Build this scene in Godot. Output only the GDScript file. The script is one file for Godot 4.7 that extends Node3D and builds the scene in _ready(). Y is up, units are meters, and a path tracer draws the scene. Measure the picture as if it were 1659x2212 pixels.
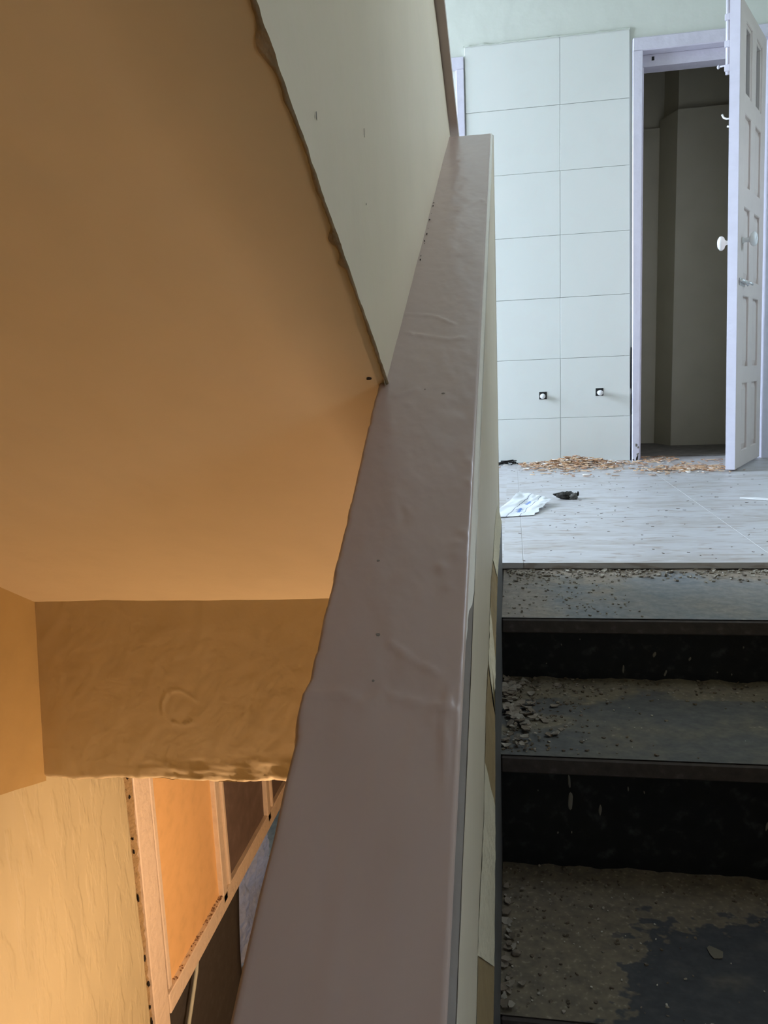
extends Node3D

var rng := RandomNumberGenerator.new()
var nz := FastNoiseLite.new()
var nz2 := FastNoiseLite.new()
var tex_cache := {}

# slope of both flights and the main levels (metres, landing slab top = 0)
const SLOPE := 0.5865
const TOP0 := 0.809        # height of the parapet top where z = 0
const LZ := -0.383         # front edge of the landing
const WZ := -2.5627        # face of the wall tiles at the back of the landing

func _ready() -> void:
	rng.seed = 11
	nz.seed = 3; nz.frequency = 1.0; nz.fractal_octaves = 4
	nz2.seed = 8; nz2.frequency = 1.0; nz2.fractal_octaves = 2
	camera_and_light()
	materials()
	shell()
	landing_wall()
	landing_floor()
	bathroom()
	staircase()
	parapet()
	upper_flight()
	lower_lobby()
	partition()
	door_frame()
	door_leaf()
	wall_pipes()
	floor_litter()
	step_litter()

# ------------------------------------------------------------------ camera, sky, lights
func camera_and_light() -> void:
	var cam := Camera3D.new()
	cam.name = "camera"
	cam.transform = Transform3D(Basis(Vector3(0.98612416, -0.0412639, -0.16079932), Vector3(0.01247831, 0.98429972, -0.17606346), Vector3(0.1655398, 0.17161393, 0.97115665)).orthonormalized(), Vector3(0.02647719, 0.48937867, 1.51865471))
	cam.fov = 67.1996
	cam.keep_aspect = Camera3D.KEEP_HEIGHT
	cam.near = 0.02
	cam.current = true
	add_child(cam)

	var we := WorldEnvironment.new()
	we.name = "world"
	var env := Environment.new()
	var sky := Sky.new()
	var sm := ProceduralSkyMaterial.new()
	sm.sky_top_color = Color(0.72, 0.82, 0.95)
	sm.sky_horizon_color = Color(0.82, 0.88, 0.95)
	sm.ground_bottom_color = Color(0.45, 0.46, 0.46)
	sm.ground_horizon_color = Color(0.7, 0.74, 0.78)
	sm.sky_energy_multiplier = 3.0
	sm.ground_energy_multiplier = 1.0
	sky.sky_material = sm
	env.background_mode = Environment.BG_SKY
	env.sky = sky
	env.tonemap_mode = Environment.TONE_MAPPER_LINEAR
	env.tonemap_exposure = 1.0
	env.sdfgi_enabled = true
	env.ssao_enabled = true
	env.ssil_enabled = true
	we.environment = env
	add_child(we)

	# daylight through the big window in the left wall of the landing
	area("window_daylight", Vector3(-3.05, 1.6, -1.55), Vector3(1, -0.12, 0), Vector2(1.6, 1.5), Color(0.86, 0.92, 1.0), 7.6)
	# added fill from an unseen opening at the landing right, brightening the door leaf
	area("added_right_fill", Vector3(2.5, 1.6, -1.5), Vector3(-1, -0.1, 0), Vector2(0.5, 0.6), Color(0.88, 0.93, 1.0), 0.8)
	# added fill from an unseen high opening over the stairs, brightening the parapet top
	area("added_high_fill", Vector3(1.0, 2.3, -0.02), Vector3(-1, -0.7, 0), Vector2(0.6, 0.7), Color(0.86, 0.92, 1.0), 2.9)
	# added low fill at the right stair wall behind the camera, for right-facing sides
	area("added_stair_fill", Vector3(1.0, 0.60, 2.0), Vector3(-1, -0.05, -0.25), Vector2(0.5, 0.4), Color(0.95, 0.96, 1.0), 1.3)
	# daylight in the dark store room behind the partition, one floor down
	area("store_daylight", Vector3(-3.05, -1.6, -2.9), Vector3(1, -0.25, 0), Vector2(0.7, 0.7), Color(0.8, 0.9, 1.0), 6.0)
	# the warm bulb of the lower lobby
	var o := OmniLight3D.new()
	o.name = "bulb_light"
	o.position = Vector3(-0.12, -1.45, -0.31)
	o.light_color = Color(1.0, 0.815, 0.675)
	o.light_energy = 2.5
	o.light_size = 0.035
	o.omni_range = 14.0
	o.omni_attenuation = 2.0
	o.shadow_enabled = true
	add_child(o)

func area(called: String, at: Vector3, towards: Vector3, size: Vector2, c: Color, e: float) -> void:
	var l := AreaLight3D.new()
	l.name = called
	l.area_size = size
	l.light_color = c
	l.light_energy = e
	l.set("area_range", 14.0)
	l.set("area_normalize_energy", false)
	l.shadow_enabled = true
	l.transform = Transform3D(Basis.looking_at(towards.normalized(), Vector3.UP), at)
	add_child(l)

# ------------------------------------------------------------------ helpers
func S() -> SurfaceTool:
	var st := SurfaceTool.new()
	st.begin(Mesh.PRIMITIVE_TRIANGLES)
	st.set_smooth_group(-1)
	return st

func tri(st: SurfaceTool, a: Vector3, b: Vector3, c: Vector3, out: Vector3) -> void:
	if (b - a).cross(c - a).dot(out) > 0.0:
		var t := b; b = c; c = t
	st.add_vertex(a); st.add_vertex(b); st.add_vertex(c)

func quad(st: SurfaceTool, a: Vector3, b: Vector3, c: Vector3, d: Vector3, out: Vector3) -> void:
	tri(st, a, b, c, out)
	tri(st, a, c, d, out)

# chamfered box
func box(st: SurfaceTool, lo: Vector3, hi: Vector3, bev := 0.0, xf := Transform3D()) -> void:
	var c := (lo + hi) * 0.5
	var h := (hi - lo) * 0.5
	var b: float = minf(bev, minf(h.x, minf(h.y, h.z)) * 0.9)
	if b <= 0.0:
		for ax in 3:
			for s in [-1.0, 1.0]:
				var p := []
				for k in [[-1, -1], [1, -1], [1, 1], [-1, 1]]:
					var v := Vector3()
					v[ax] = s * h[ax]; v[(ax + 1) % 3] = k[0] * h[(ax + 1) % 3]; v[(ax + 2) % 3] = k[1] * h[(ax + 2) % 3]
					p.append(xf * (c + v))
				var n := Vector3(); n[ax] = s
				quad(st, p[0], p[1], p[2], p[3], xf.basis * n)
		return
	var P := func(ax: int, s: Vector3) -> Vector3:
		var v := Vector3(s.x * (h.x - b), s.y * (h.y - b), s.z * (h.z - b))
		v[ax] = s[ax] * h[ax]
		return xf * (c + v)
	for ax in 3:
		var a1 := (ax + 1) % 3
		var a2 := (ax + 2) % 3
		for s in [-1.0, 1.0]:
			var n := Vector3(); n[ax] = s
			var q := []
			for k in [[-1.0, -1.0], [1.0, -1.0], [1.0, 1.0], [-1.0, 1.0]]:
				var sv := Vector3(); sv[ax] = s; sv[a1] = k[0]; sv[a2] = k[1]
				q.append(P.call(ax, sv))
			quad(st, q[0], q[1], q[2], q[3], xf.basis * n)
			for s2 in [-1.0, 1.0]:
				var u := Vector3(); u[ax] = s; u[a1] = s2; u[a2] = -1.0
				var w := u; w[a2] = 1.0
				var n2 := Vector3(); n2[ax] = s; n2[a1] = s2
				quad(st, P.call(ax, u), P.call(ax, w), P.call(a1, w), P.call(a1, u), xf.basis * n2)
	for sx in [-1.0, 1.0]:
		for sy in [-1.0, 1.0]:
			for sz in [-1.0, 1.0]:
				var s3 := Vector3(sx, sy, sz)
				tri(st, P.call(0, s3), P.call(1, s3), P.call(2, s3), xf.basis * s3)

# prism: polygon (any plane through pts) pushed along "push"
func prism(st: SurfaceTool, pts: Array, push: Vector3) -> void:
	var c := Vector3()
	for p in pts: c += p
	c = c / pts.size() + push * 0.5
	var n: Vector3 = (pts[1] - pts[0]).cross(pts[2] - pts[0])
	var u: Vector3 = (pts[1] - pts[0]).normalized()
	var w: Vector3 = n.normalized().cross(u)
	var flat := PackedVector2Array()
	for p in pts: flat.append(Vector2((p - pts[0]).dot(u), (p - pts[0]).dot(w)))
	var ids := Geometry2D.triangulate_polygon(flat)
	for i in range(0, ids.size(), 3):
		tri(st, pts[ids[i]], pts[ids[i + 1]], pts[ids[i + 2]], -push)
		tri(st, pts[ids[i]] + push, pts[ids[i + 1]] + push, pts[ids[i + 2]] + push, push)
	var cw := Geometry2D.is_polygon_clockwise(flat)
	for i in pts.size():
		var a: Vector3 = pts[i]
		var b: Vector3 = pts[(i + 1) % pts.size()]
		var o := (b - a).cross(n) * (-1.0 if cw else 1.0)
		quad(st, a, b, b + push, a + push, o)

# smooth grid from f(u, v); out tells which side is its front
func grid(st: SurfaceTool, nu: int, nv: int, f: Callable, out: Vector3, uv := false) -> void:
	var p := []
	for j in nv + 1:
		for i in nu + 1:
			p.append(f.call(float(i) / nu, float(j) / nv))
	var mid := (nv / 2) * (nu + 1) + nu / 2
	var flip: bool = ((p[mid + 1] - p[mid]) as Vector3).cross(p[mid + nu + 1] - p[mid]).dot(out) > 0.0
	st.set_smooth_group(0)
	var put := func(k: int) -> void:
		if uv: st.set_uv(Vector2(float(k % (nu + 1)) / nu, float(k / (nu + 1)) / nv))
		st.add_vertex(p[k])
	for j in nv:
		for i in nu:
			var a := j * (nu + 1) + i
			var ids := [a, a + 1, a + nu + 2, a, a + nu + 2, a + nu + 1] if not flip else [a, a + nu + 2, a + 1, a, a + nu + 1, a + nu + 2]
			for k in ids: put.call(k)
	st.set_smooth_group(-1)

# (radius, height) profile spun round xf's y axis
func lathe(st: SurfaceTool, prof: Array, n: int, xf: Transform3D) -> void:
	st.set_smooth_group(1)
	for k in prof.size() - 1:
		var a: Vector2 = prof[k]
		var b: Vector2 = prof[k + 1]
		for i in n:
			var t0 := TAU * i / n
			var t1 := TAU * (i + 1) / n
			var d0 := Vector3(cos(t0), 0, sin(t0))
			var d1 := Vector3(cos(t1), 0, sin(t1))
			var o := (d0 + d1) * (b.y - a.y) + Vector3(0, 2.0 * (a.x - b.x), 0)
			var p := [xf * (d0 * a.x + Vector3(0, a.y, 0)), xf * (d1 * a.x + Vector3(0, a.y, 0)), xf * (d1 * b.x + Vector3(0, b.y, 0)), xf * (d0 * b.x + Vector3(0, b.y, 0))]
			if a.x > 0.0: tri(st, p[0], p[1], p[2], xf.basis * o)
			if b.x > 0.0: tri(st, p[0], p[2], p[3], xf.basis * o)
			if a.x <= 0.0 and b.x > 0.0: pass
	st.set_smooth_group(-1)

func axis_xf(at: Vector3, y: Vector3) -> Transform3D:
	y = y.normalized()
	var x := (Vector3.RIGHT if absf(y.x) < 0.8 else Vector3.UP).cross(y).normalized()
	return Transform3D(Basis(x, y, x.cross(y)), at)

func tube(st: SurfaceTool, path: Array, r: float, n := 8) -> void:
	st.set_smooth_group(1)
	var rings := []
	for k in path.size():
		var d: Vector3 = (path[mini(k + 1, path.size() - 1)] - path[maxi(k - 1, 0)]).normalized()
		var xf := axis_xf(path[k], d)
		var ring := []
		for i in n: ring.append(xf * Vector3(cos(TAU * i / n) * r, 0, sin(TAU * i / n) * r))
		rings.append(ring)
	for k in path.size() - 1:
		for i in n:
			var j := (i + 1) % n
			quad(st, rings[k][i], rings[k][j], rings[k + 1][j], rings[k + 1][i], rings[k][i] + rings[k][j] - path[k] * 2.0)
	for e in [0, path.size() - 1]:
		for i in range(1, n - 1): tri(st, rings[e][0], rings[e][i], rings[e][i + 1], (path[e] - path[1 if e == 0 else e - 1]))
	st.set_smooth_group(-1)

# an irregular thin chip lying in its own xz plane
func chip(st: SurfaceTool, r: RandomNumberGenerator, lx: float, lz: float, th: float, curl: float, n: int, xf: Transform3D) -> void:
	var ring := []
	for i in n:
		var a := TAU * (i + r.randf_range(-0.3, 0.3)) / n
		var k := r.randf_range(0.7, 1.1)
		var v := Vector3(cos(a) * lx * k, 0, sin(a) * lz * k)
		v.y = curl * (v.x * v.x / (lx * lx)) * lx
		ring.append(v)
	var up := Vector3(0, th, 0)
	for i in n:
		var a: Vector3 = ring[i]
		var b: Vector3 = ring[(i + 1) % n]
		tri(st, xf * up, xf * (a + up), xf * (b + up), xf.basis.y)
		tri(st, xf * Vector3(), xf * a, xf * b, -xf.basis.y)
		quad(st, xf * a, xf * b, xf * (b + up), xf * (a + up), xf.basis * (a + b))

# a lumpy stone-like body
func lump(st: SurfaceTool, half: Vector3, rough: float, xf: Transform3D, sd: float, nu := 14, nv := 9) -> void:
	grid(st, nu, nv, func(u: float, v: float) -> Vector3:
		var th := v * PI
		var ph := (u if u < 1.0 else 0.0) * TAU
		var d := Vector3(sin(th) * cos(ph), cos(th), -sin(th) * sin(ph))
		var k := 1.0 + rough * nz.get_noise_3d(d.x * 1.6 + sd, d.y * 1.6, d.z * 1.6)
		return xf * (d * half * k), Vector3())

func obj(called: String, st: SurfaceTool, m: Material, parent: Node = null) -> MeshInstance3D:
	st.generate_normals()
	var o := MeshInstance3D.new()
	o.mesh = st.commit()
	o.material_override = m
	o.name = numbered(called, parent if parent else self)
	(parent if parent else self).add_child(o, true)
	return o

func numbered(called: String, parent: Node) -> String:
	if not parent.has_node(called): return called
	var k := 1
	while parent.has_node("%s_%03d" % [called, k]): k += 1
	return "%s_%03d" % [called, k]

func tag(o: Node, label: String, category: String, group := "", kind := "") -> Node:
	o.set_meta("label", label)
	if category: o.set_meta("category", category)
	if group: o.set_meta("group", group)
	if kind: o.set_meta("kind", kind)
	return o

func thing(called: String, label: String, category: String, at := Vector3.ZERO, group := "", kind := "") -> Node3D:
	var o := Node3D.new()
	o.name = numbered(called, self)
	o.position = at
	add_child(o, true)
	tag(o, label, category, group, kind)
	return o

func struct(called: String, st: SurfaceTool, m: Material, label: String, category: String) -> MeshInstance3D:
	var o := obj(called, st, m)
	tag(o, label, category, "", "structure")
	return o

# ------------------------------------------------------------------ materials
var M := {}

func noise_tex(freq: float, octaves: int, sd: int, size := 512, ramp: Gradient = null, kind := FastNoiseLite.TYPE_SIMPLEX_SMOOTH) -> NoiseTexture2D:
	var key := "%s %s %s %s %s" % [freq, octaves, sd, ramp, kind]
	if tex_cache.has(key): return tex_cache[key]
	var n := FastNoiseLite.new()
	n.seed = sd; n.frequency = freq; n.fractal_octaves = octaves; n.noise_type = kind
	var t := NoiseTexture2D.new()
	t.width = size; t.height = size; t.seamless = true; t.noise = n
	if ramp: t.color_ramp = ramp
	tex_cache[key] = t
	return t

func ramp(stops: Array) -> Gradient:
	var g := Gradient.new()
	var off := PackedFloat32Array()
	var col := PackedColorArray()
	for s in stops: off.append(s[0]); col.append(s[1])
	g.offsets = off; g.colors = col
	return g

func mat(c: Color, rough := 0.6, spec := 0.5) -> StandardMaterial3D:
	var m := StandardMaterial3D.new()
	m.albedo_color = c
	m.roughness = rough
	m.metallic_specular = spec
	return m

# mottled paint: colour varies a little, with fine relief, mapped in world space
func paint(c: Color, rough: float, vary: float, scale: float, relief: float, sd: int, rscale := Vector3(1, 1, 1), spec := 0.4) -> StandardMaterial3D:
	var m := mat(Color.WHITE, rough, spec)
	m.albedo_texture = noise_tex(0.012, 5, sd, 512, ramp([[0.0, c.darkened(vary)], [0.35, c.darkened(vary * 0.3)], [0.65, c], [1.0, c.lightened(vary * 0.6)]]))
	m.uv1_triplanar = true
	m.uv1_world_triplanar = true
	m.uv1_scale = rscale * scale
	if relief > 0.0:
		m.heightmap_enabled = true
		m.heightmap_texture = noise_tex(0.02, 5, 77)
		m.heightmap_scale = relief
	return m

func materials() -> void:
	M.tile = paint(Color(0.855, 0.865, 0.845), 0.32, 0.012, 0.7, 0.0, 5)
	M.plaster = paint(Color(0.825, 0.84, 0.805), 0.7, 0.015, 0.9, 0.12, 6)
	M.cream = paint(Color(0.82, 0.775, 0.675), 0.5, 0.02, 0.8, 0.08, 7)
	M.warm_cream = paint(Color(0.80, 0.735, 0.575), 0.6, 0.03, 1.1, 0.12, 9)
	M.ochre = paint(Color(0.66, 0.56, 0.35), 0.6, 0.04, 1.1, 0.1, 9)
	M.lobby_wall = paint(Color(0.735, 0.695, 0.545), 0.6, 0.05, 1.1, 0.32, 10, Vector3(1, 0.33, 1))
	M.lobby_wall.heightmap_texture = noise_tex(0.022, 4, 78, 512, ramp([[0.0, Color(0, 0, 0)], [0.5, Color(0.05, 0.05, 0.05)], [0.66, Color(0.75, 0.75, 0.75)], [0.8, Color(1, 1, 1)]]))
	M.mauve = paint(Color(0.67, 0.595, 0.55), 0.3, 0.025, 1.6, 0.08, 12, Vector3(1, 1, 1), 0.7)
	M.edge_lit = paint(Color(0.86, 0.85, 0.80), 0.5, 0.05, 3.0, 0.1, 12)  # light on the upper parapet arris, put into the colour
	M.edge_shade_dirt = paint(Color(0.50, 0.475, 0.44), 0.7, 0.1, 3.0, 0.1, 13)  # shade of the lower arris as colour; also dirt of chips and scars
	M.chamfer = paint(Color(0.80, 0.765, 0.66), 0.8, 0.05, 6.0, 0.12, 14)
	M.bare = paint(Color(0.58, 0.50, 0.36), 0.7, 0.06, 4.0, 0.1, 15)
	M.stone = paint(Color(0.33, 0.33, 0.33), 0.5, 0.12, 3.0, 0.05, 16)
	M.stone_dark = paint(Color(0.30, 0.275, 0.255), 0.5, 0.18, 5.0, 0.05, 17)
	M.riser = paint(Color(0.105, 0.112, 0.112), 0.38, 0.25, 4.0, 0.03, 18)
	M.lavender = paint(Color(0.83, 0.82, 0.87), 0.32, 0.04, 2.0, 0.12, 19, Vector3(1, 1, 1), 0.5)
	M.door_paint = paint(Color(0.845, 0.795, 0.77), 0.42, 0.03, 1.5, 0.08, 20)
	M.white = mat(Color(0.92, 0.92, 0.92), 0.25)
	M.chrome = mat(Color(0.88, 0.88, 0.89), 0.3); M.chrome.metallic = 0.8
	M.black = mat(Color(0.03, 0.03, 0.03), 0.6)
	M.joint = mat(Color(0.71, 0.70, 0.69), 0.9)
	M.slab = paint(Color(0.45, 0.43, 0.40), 0.9, 0.15, 2.0, 0.2, 21)
	M.bath = paint(Color(0.72, 0.70, 0.62), 0.6, 0.03, 0.8, 0.05, 22)
	M.bath_floor = paint(Color(0.45, 0.43, 0.40), 0.8, 0.15, 2.0, 0.1, 23)
	M.frame = paint(Color(0.885, 0.82, 0.715), 0.45, 0.05, 2.5, 0.25, 24)
	M.panel_orange = paint(Color(0.93, 0.765, 0.52), 0.55, 0.05, 1.6, 0.05, 25)
	M.panel_brown = paint(Color(0.455, 0.40, 0.365), 0.6, 0.12, 1.4, 0.05, 26)
	M.reveal = paint(Color(0.62, 0.53, 0.37), 0.85, 0.25, 6.0, 0.6, 27)
	M.dark_board = paint(Color(0.30, 0.29, 0.275), 0.7, 0.1, 2.0, 0.05, 28)
	M.cable = mat(Color(0.74, 0.76, 0.68), 0.5)
	M.sheet = paint(Color(0.72, 0.76, 0.80), 0.4, 0.2, 4.0, 0.3, 29); M.sheet.backlight_enabled = true; M.sheet.backlight = Color(0.45, 0.5, 0.55)
	M.dirt = mat(Color(0.12, 0.095, 0.07), 1.0)
	M.soffit_dirt = paint(Color(0.62, 0.55, 0.42), 0.95, 0.25, 5.0, 0.4, 30)

# ------------------------------------------------------------------ room shell
func wall_box(called: String, lo: Vector3, hi: Vector3, m: Material, label: String, category := "wall") -> MeshInstance3D:
	var st := S()
	box(st, lo, hi)
	return struct(called, st, m, label, category)

func shell() -> void:
	# left outer wall with the landing window and the store room window
	var st := S()
	for b in [[-3.4, -0.15, -5.2, 3.9], [-0.15, 0.8, -5.2, 3.9], [0.8, 2.4, -5.2, -2.4], [0.8, 2.4, -0.7, 3.9], [2.4, 4.5, -5.2, 3.9]]:
		if b[0] == -3.4:
			for c in [[-3.4, -1.95, -5.2, 3.9], [-1.95, -1.25, -5.2, -3.25], [-1.95, -1.25, -2.55, 3.9], [-1.25, -0.15, -5.2, 3.9]]:
				box(st, Vector3(-3.3, c[0], c[2]), Vector3(-3.1, c[1], c[3]))
		else:
			box(st, Vector3(-3.3, b[0], b[2]), Vector3(-3.1, b[1], b[3]))
	struct("wall_left", st, M.plaster, "pale plaster outer wall at the left of the landing", "wall")
	st = S()
	for b in [[-3.4, 1.25, -5.2, LZ], [1.25, 1.95, -5.2, -1.8], [1.25, 1.95, -1.2, LZ], [1.95, 4.5, -5.2, LZ]]:
		box(st, Vector3(2.6, b[0], b[2]), Vector3(2.8, b[1], b[3]))
	struct("wall_right", st, M.plaster, "pale plaster wall with an added unseen window at the right end of the landing", "wall")
	st = S()
	for b in [[-3.4, 0.35, LZ, 3.9], [0.35, 0.85, LZ, 1.7], [0.35, 0.85, 2.3, 3.9], [0.85, 1.95, LZ, 3.9], [1.95, 2.65, LZ, -0.34], [1.95, 2.65, 0.3, 3.9], [2.65, 4.5, LZ, 3.9]]:
		box(st, Vector3(1.05, b[0], b[2]), Vector3(1.25, b[1], b[3]))
	struct("wall_stair_right", st, M.cream, "cream wall along the right side of the stairs", "wall")
	wall_box("wall_landing_return", Vector3(1.25, -3.4, LZ), Vector3(2.6, 4.5, LZ + 0.2), M.plaster, "pale plaster wall beside the top of the stairs")
	wall_box("wall_front", Vector3(-3.3, -3.4, 3.55), Vector3(1.25, 4.5, 3.75), M.cream, "cream wall at the back of the half landing")
	wall_box("wall_far", Vector3(-3.3, -3.4, -5.2), Vector3(2.8, 4.5, -5.0), M.plaster, "far outer wall behind the rooms")
	wall_box("ceiling", Vector3(-3.3, 2.9, -5.0), Vector3(2.7, 3.05, LZ - 0.03), M.plaster, "white ceiling over the landing", "ceiling")
	wall_box("ceiling_stair", Vector3(-3.3, 4.5, -5.2), Vector3(2.8, 4.65, 3.9), M.plaster, "white ceiling over the stairwell", "ceiling")
	wall_box("floor_lower", Vector3(-3.3, -3.4, -5.2), Vector3(2.8, -3.2, 3.9), M.slab, "grey floor of the lobby one storey down", "floor")
	wall_box("floor_half_landing", Vector3(-1.36, -1.42, 2.45), Vector3(1.05, -1.22, 3.6), M.slab, "grey half landing behind the steps", "floor")

func landing_wall() -> void:
	var root := thing("wall_back", "pale green landing wall clad in rectangular tiles up to door height", "wall", Vector3.ZERO, "", "structure")
	var st := S()
	var z0 := -2.72
	var z1 := -2.573
	for b in [[-3.1, -1.0, -0.0, 2.9], [-1.0, -0.25, 2.0, 2.9], [-0.25, 0.62, 0.0, 2.9], [0.62, 1.255, 1.985, 2.9], [1.255, 2.6, 0.0, 2.9]]:
		box(st, Vector3(b[0], b[2], z0), Vector3(b[1], b[3], z1))
	obj("plaster", st, M.plaster, root)
	# wall tiles, 450 x 300, each its own piece, slightly uneven
	var y0 := 0.02
	var g := 0.0007
	for row in 7:
		var y1 := 0.2477 + 0.3 * row
		for col in 2:
			var zz := WZ + rng.randf_range(-0.0008, 0.0008)
			var xa := -0.18 if col == 0 else 0.272
			var xb0 := 0.272 if col == 0 else 0.62 - 0.0142 * y0
			var xb1 := 0.272 if col == 0 else 0.62 - 0.0142 * y1
			st = S()
			var zt: float = z1 - 0.004
			var ys := [y0 + g, y1 - g]
			var e := 0.0012
			var f := [Vector3(xa + g + e, ys[0] + e, zz), Vector3(xb0 - g - e, ys[0] + e, zz), Vector3(xb1 - g - e, ys[1] - e, zz), Vector3(xa + g + e, ys[1] - e, zz)]
			var k := [Vector3(xa + g, ys[0], zz - e), Vector3(xb0 - g, ys[0], zz - e), Vector3(xb1 - g, ys[1], zz - e), Vector3(xa + g, ys[1], zz - e)]
			quad(st, f[0], f[1], f[2], f[3], Vector3.BACK)
			var cc: Vector3 = (f[0] + f[2]) * 0.5
			for i in 4:
				var j := (i + 1) % 4
				var o: Vector3 = (k[i] + k[j]) * 0.5 - cc
				quad(st, f[i], f[j], k[j], k[i], o + Vector3(0, 0, 0.3))
				quad(st, k[i], k[j], Vector3(k[j].x, k[j].y, zt), Vector3(k[i].x, k[i].y, zt), o)
			obj("tile", st, M.tile, root)
		y0 = y1
	# grey grout bed seen in the joints
	st = S()
	box(st, Vector3(-0.179, 0.021, z1 - 0.003), Vector3(0.585, 2.045, WZ - 0.0035))
	obj("grout", st, mat(Color(0.44, 0.45, 0.42), 0.9), root)
	# ragged plaster lip along the top of the tiles
	st = S()
	grid(st, 120, 3, func(u: float, v: float) -> Vector3:
		var x := lerpf(-0.185, 0.592, u)
		var r := 0.004 * nz.get_noise_2d(x * 26.0, 1.0)
		return Vector3(x, 2.044 + r + v * (0.012 + 0.008 * nz.get_noise_2d(x * 11.0, 5.0)), WZ + 0.003 + sin(v * PI) * 0.004 - v * 0.012), Vector3.BACK)
	obj("plaster_lip", st, M.plaster, root)
	# black open slit where the tiles stop short of the door frame
	st = S()
	box(st, Vector3(0.6215, 0.255, z1), Vector3(0.627, 0.36, WZ + 0.0005))
	box(st, Vector3(0.6165, 0.385, z1), Vector3(0.6245, 0.588, WZ + 0.0005))
	obj("open_gap", st, M.black, root)

	# the second doorway, mostly hidden by the parapet
	var d := thing("door_2", "lavender painted door frame just showing left of the wall tiles, with a dark opening", "door frame", Vector3.ZERO, "", "structure")
	st = S()
	box(st, Vector3(-0.223, 0.02, -2.70), Vector3(-0.184, 1.95, -2.556), 0.003)
	obj("jamb", st, M.lavender, d)
	st = S()
	box(st, Vector3(-1.04, 0.02, -2.70), Vector3(-0.99, 1.95, -2.556), 0.003)
	obj("jamb", st, M.lavender, d)
	st = S()
	box(st, Vector3(-1.04, 1.95, -2.70), Vector3(-0.184, 2.006, -2.556), 0.003)
	obj("head", st, M.lavender, d)
	st = S()
	box(st, Vector3(-0.99, 1.91, -2.70), Vector3(-0.228, 1.95, -2.61), 0.002)
	obj("door_stop", st, M.lavender, d)

func landing_floor() -> void:
	var root := thing("floor", "dusty pale grey tiled landing floor with brown sweeping streaks", "floor", Vector3.ZERO, "", "structure")
	var st := S()
	box(st, Vector3(-3.1, -0.15, -5.0), Vector3(-0.14, 0.004, -0.52))
	box(st, Vector3(-0.14, -0.15, -5.0), Vector3(2.6, 0.004, LZ - 0.02))
	obj("slab", st, M.slab, root)
	st = S()
	box(st, Vector3(-3.1, 0.004, -5.0), Vector3(-0.14, 0.0194, -0.50))
	box(st, Vector3(-0.14, 0.004, -5.0), Vector3(2.6, 0.0194, LZ - 0.004))
	obj("joint_mortar", st, M.joint, root)
	# dusty tile surface: pale stone with thin brown streaks swept across
	var W := 1024
	var im := Image.create(W, W, false, Image.FORMAT_RGB8)
	var a := FastNoiseLite.new(); a.seed = 41; a.frequency = 0.006; a.fractal_octaves = 5
	var b := FastNoiseLite.new(); b.seed = 42; b.frequency = 0.03; b.fractal_octaves = 4
	for y in W:
		for x in W:
			var s := a.get_noise_2d(x * 0.35, y * 2.2)
			var t := b.get_noise_2d(x * 0.55 + s * 40.0, y * 2.0)
			var base := Color(0.74, 0.735, 0.74).lerp(Color(0.685, 0.67, 0.66), clampf(s * 1.6 + 0.2, 0.0, 1.0))
			base = base.lerp(Color(0.56, 0.50, 0.455), clampf((t - 0.24) * 2.4, 0.0, 0.5))
			base = base.lerp(Color(0.80, 0.80, 0.81), clampf((-t - 0.25) * 2.0, 0.0, 0.5))
			im.set_pixel(x, y, base)
	var m := mat(Color.WHITE, 0.42, 0.5)
	m.albedo_texture = ImageTexture.create_from_image(im)
	m.uv1_triplanar = true; m.uv1_world_triplanar = true; m.uv1_scale = Vector3(0.55, 0.55, 0.55)
	m.heightmap_enabled = true; m.heightmap_texture = noise_tex(0.05, 4, 43); m.heightmap_scale = 0.04
	M.floor_tile = m
	var xs := [-3.1, -2.35, -1.75, -1.15, -0.55, 0.05, 0.65, 1.25, 1.85, 2.6]
	var zs := [-5.0, -3.983, -3.383, -2.783, -2.183, -1.583, -0.983, LZ]
	for i in xs.size() - 1:
		for j in zs.size() - 1:
			st = S()
			var h := rng.randf_range(-0.0003, 0.0003)
			var zf: float = zs[j + 1]
			var xa: float = xs[i]
			if zf == LZ and xs[i + 1] < 0.0: zf = -0.50
			elif zf == LZ and xa < 0.0: xa = -0.14
			box(st, Vector3(xa + 0.0008, 0.005, zs[j] + 0.0008), Vector3(xs[i + 1] - 0.0008, 0.02 + h, zf - 0.0008), 0.0006)
			obj("floor_tile", st, m, root)

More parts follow.
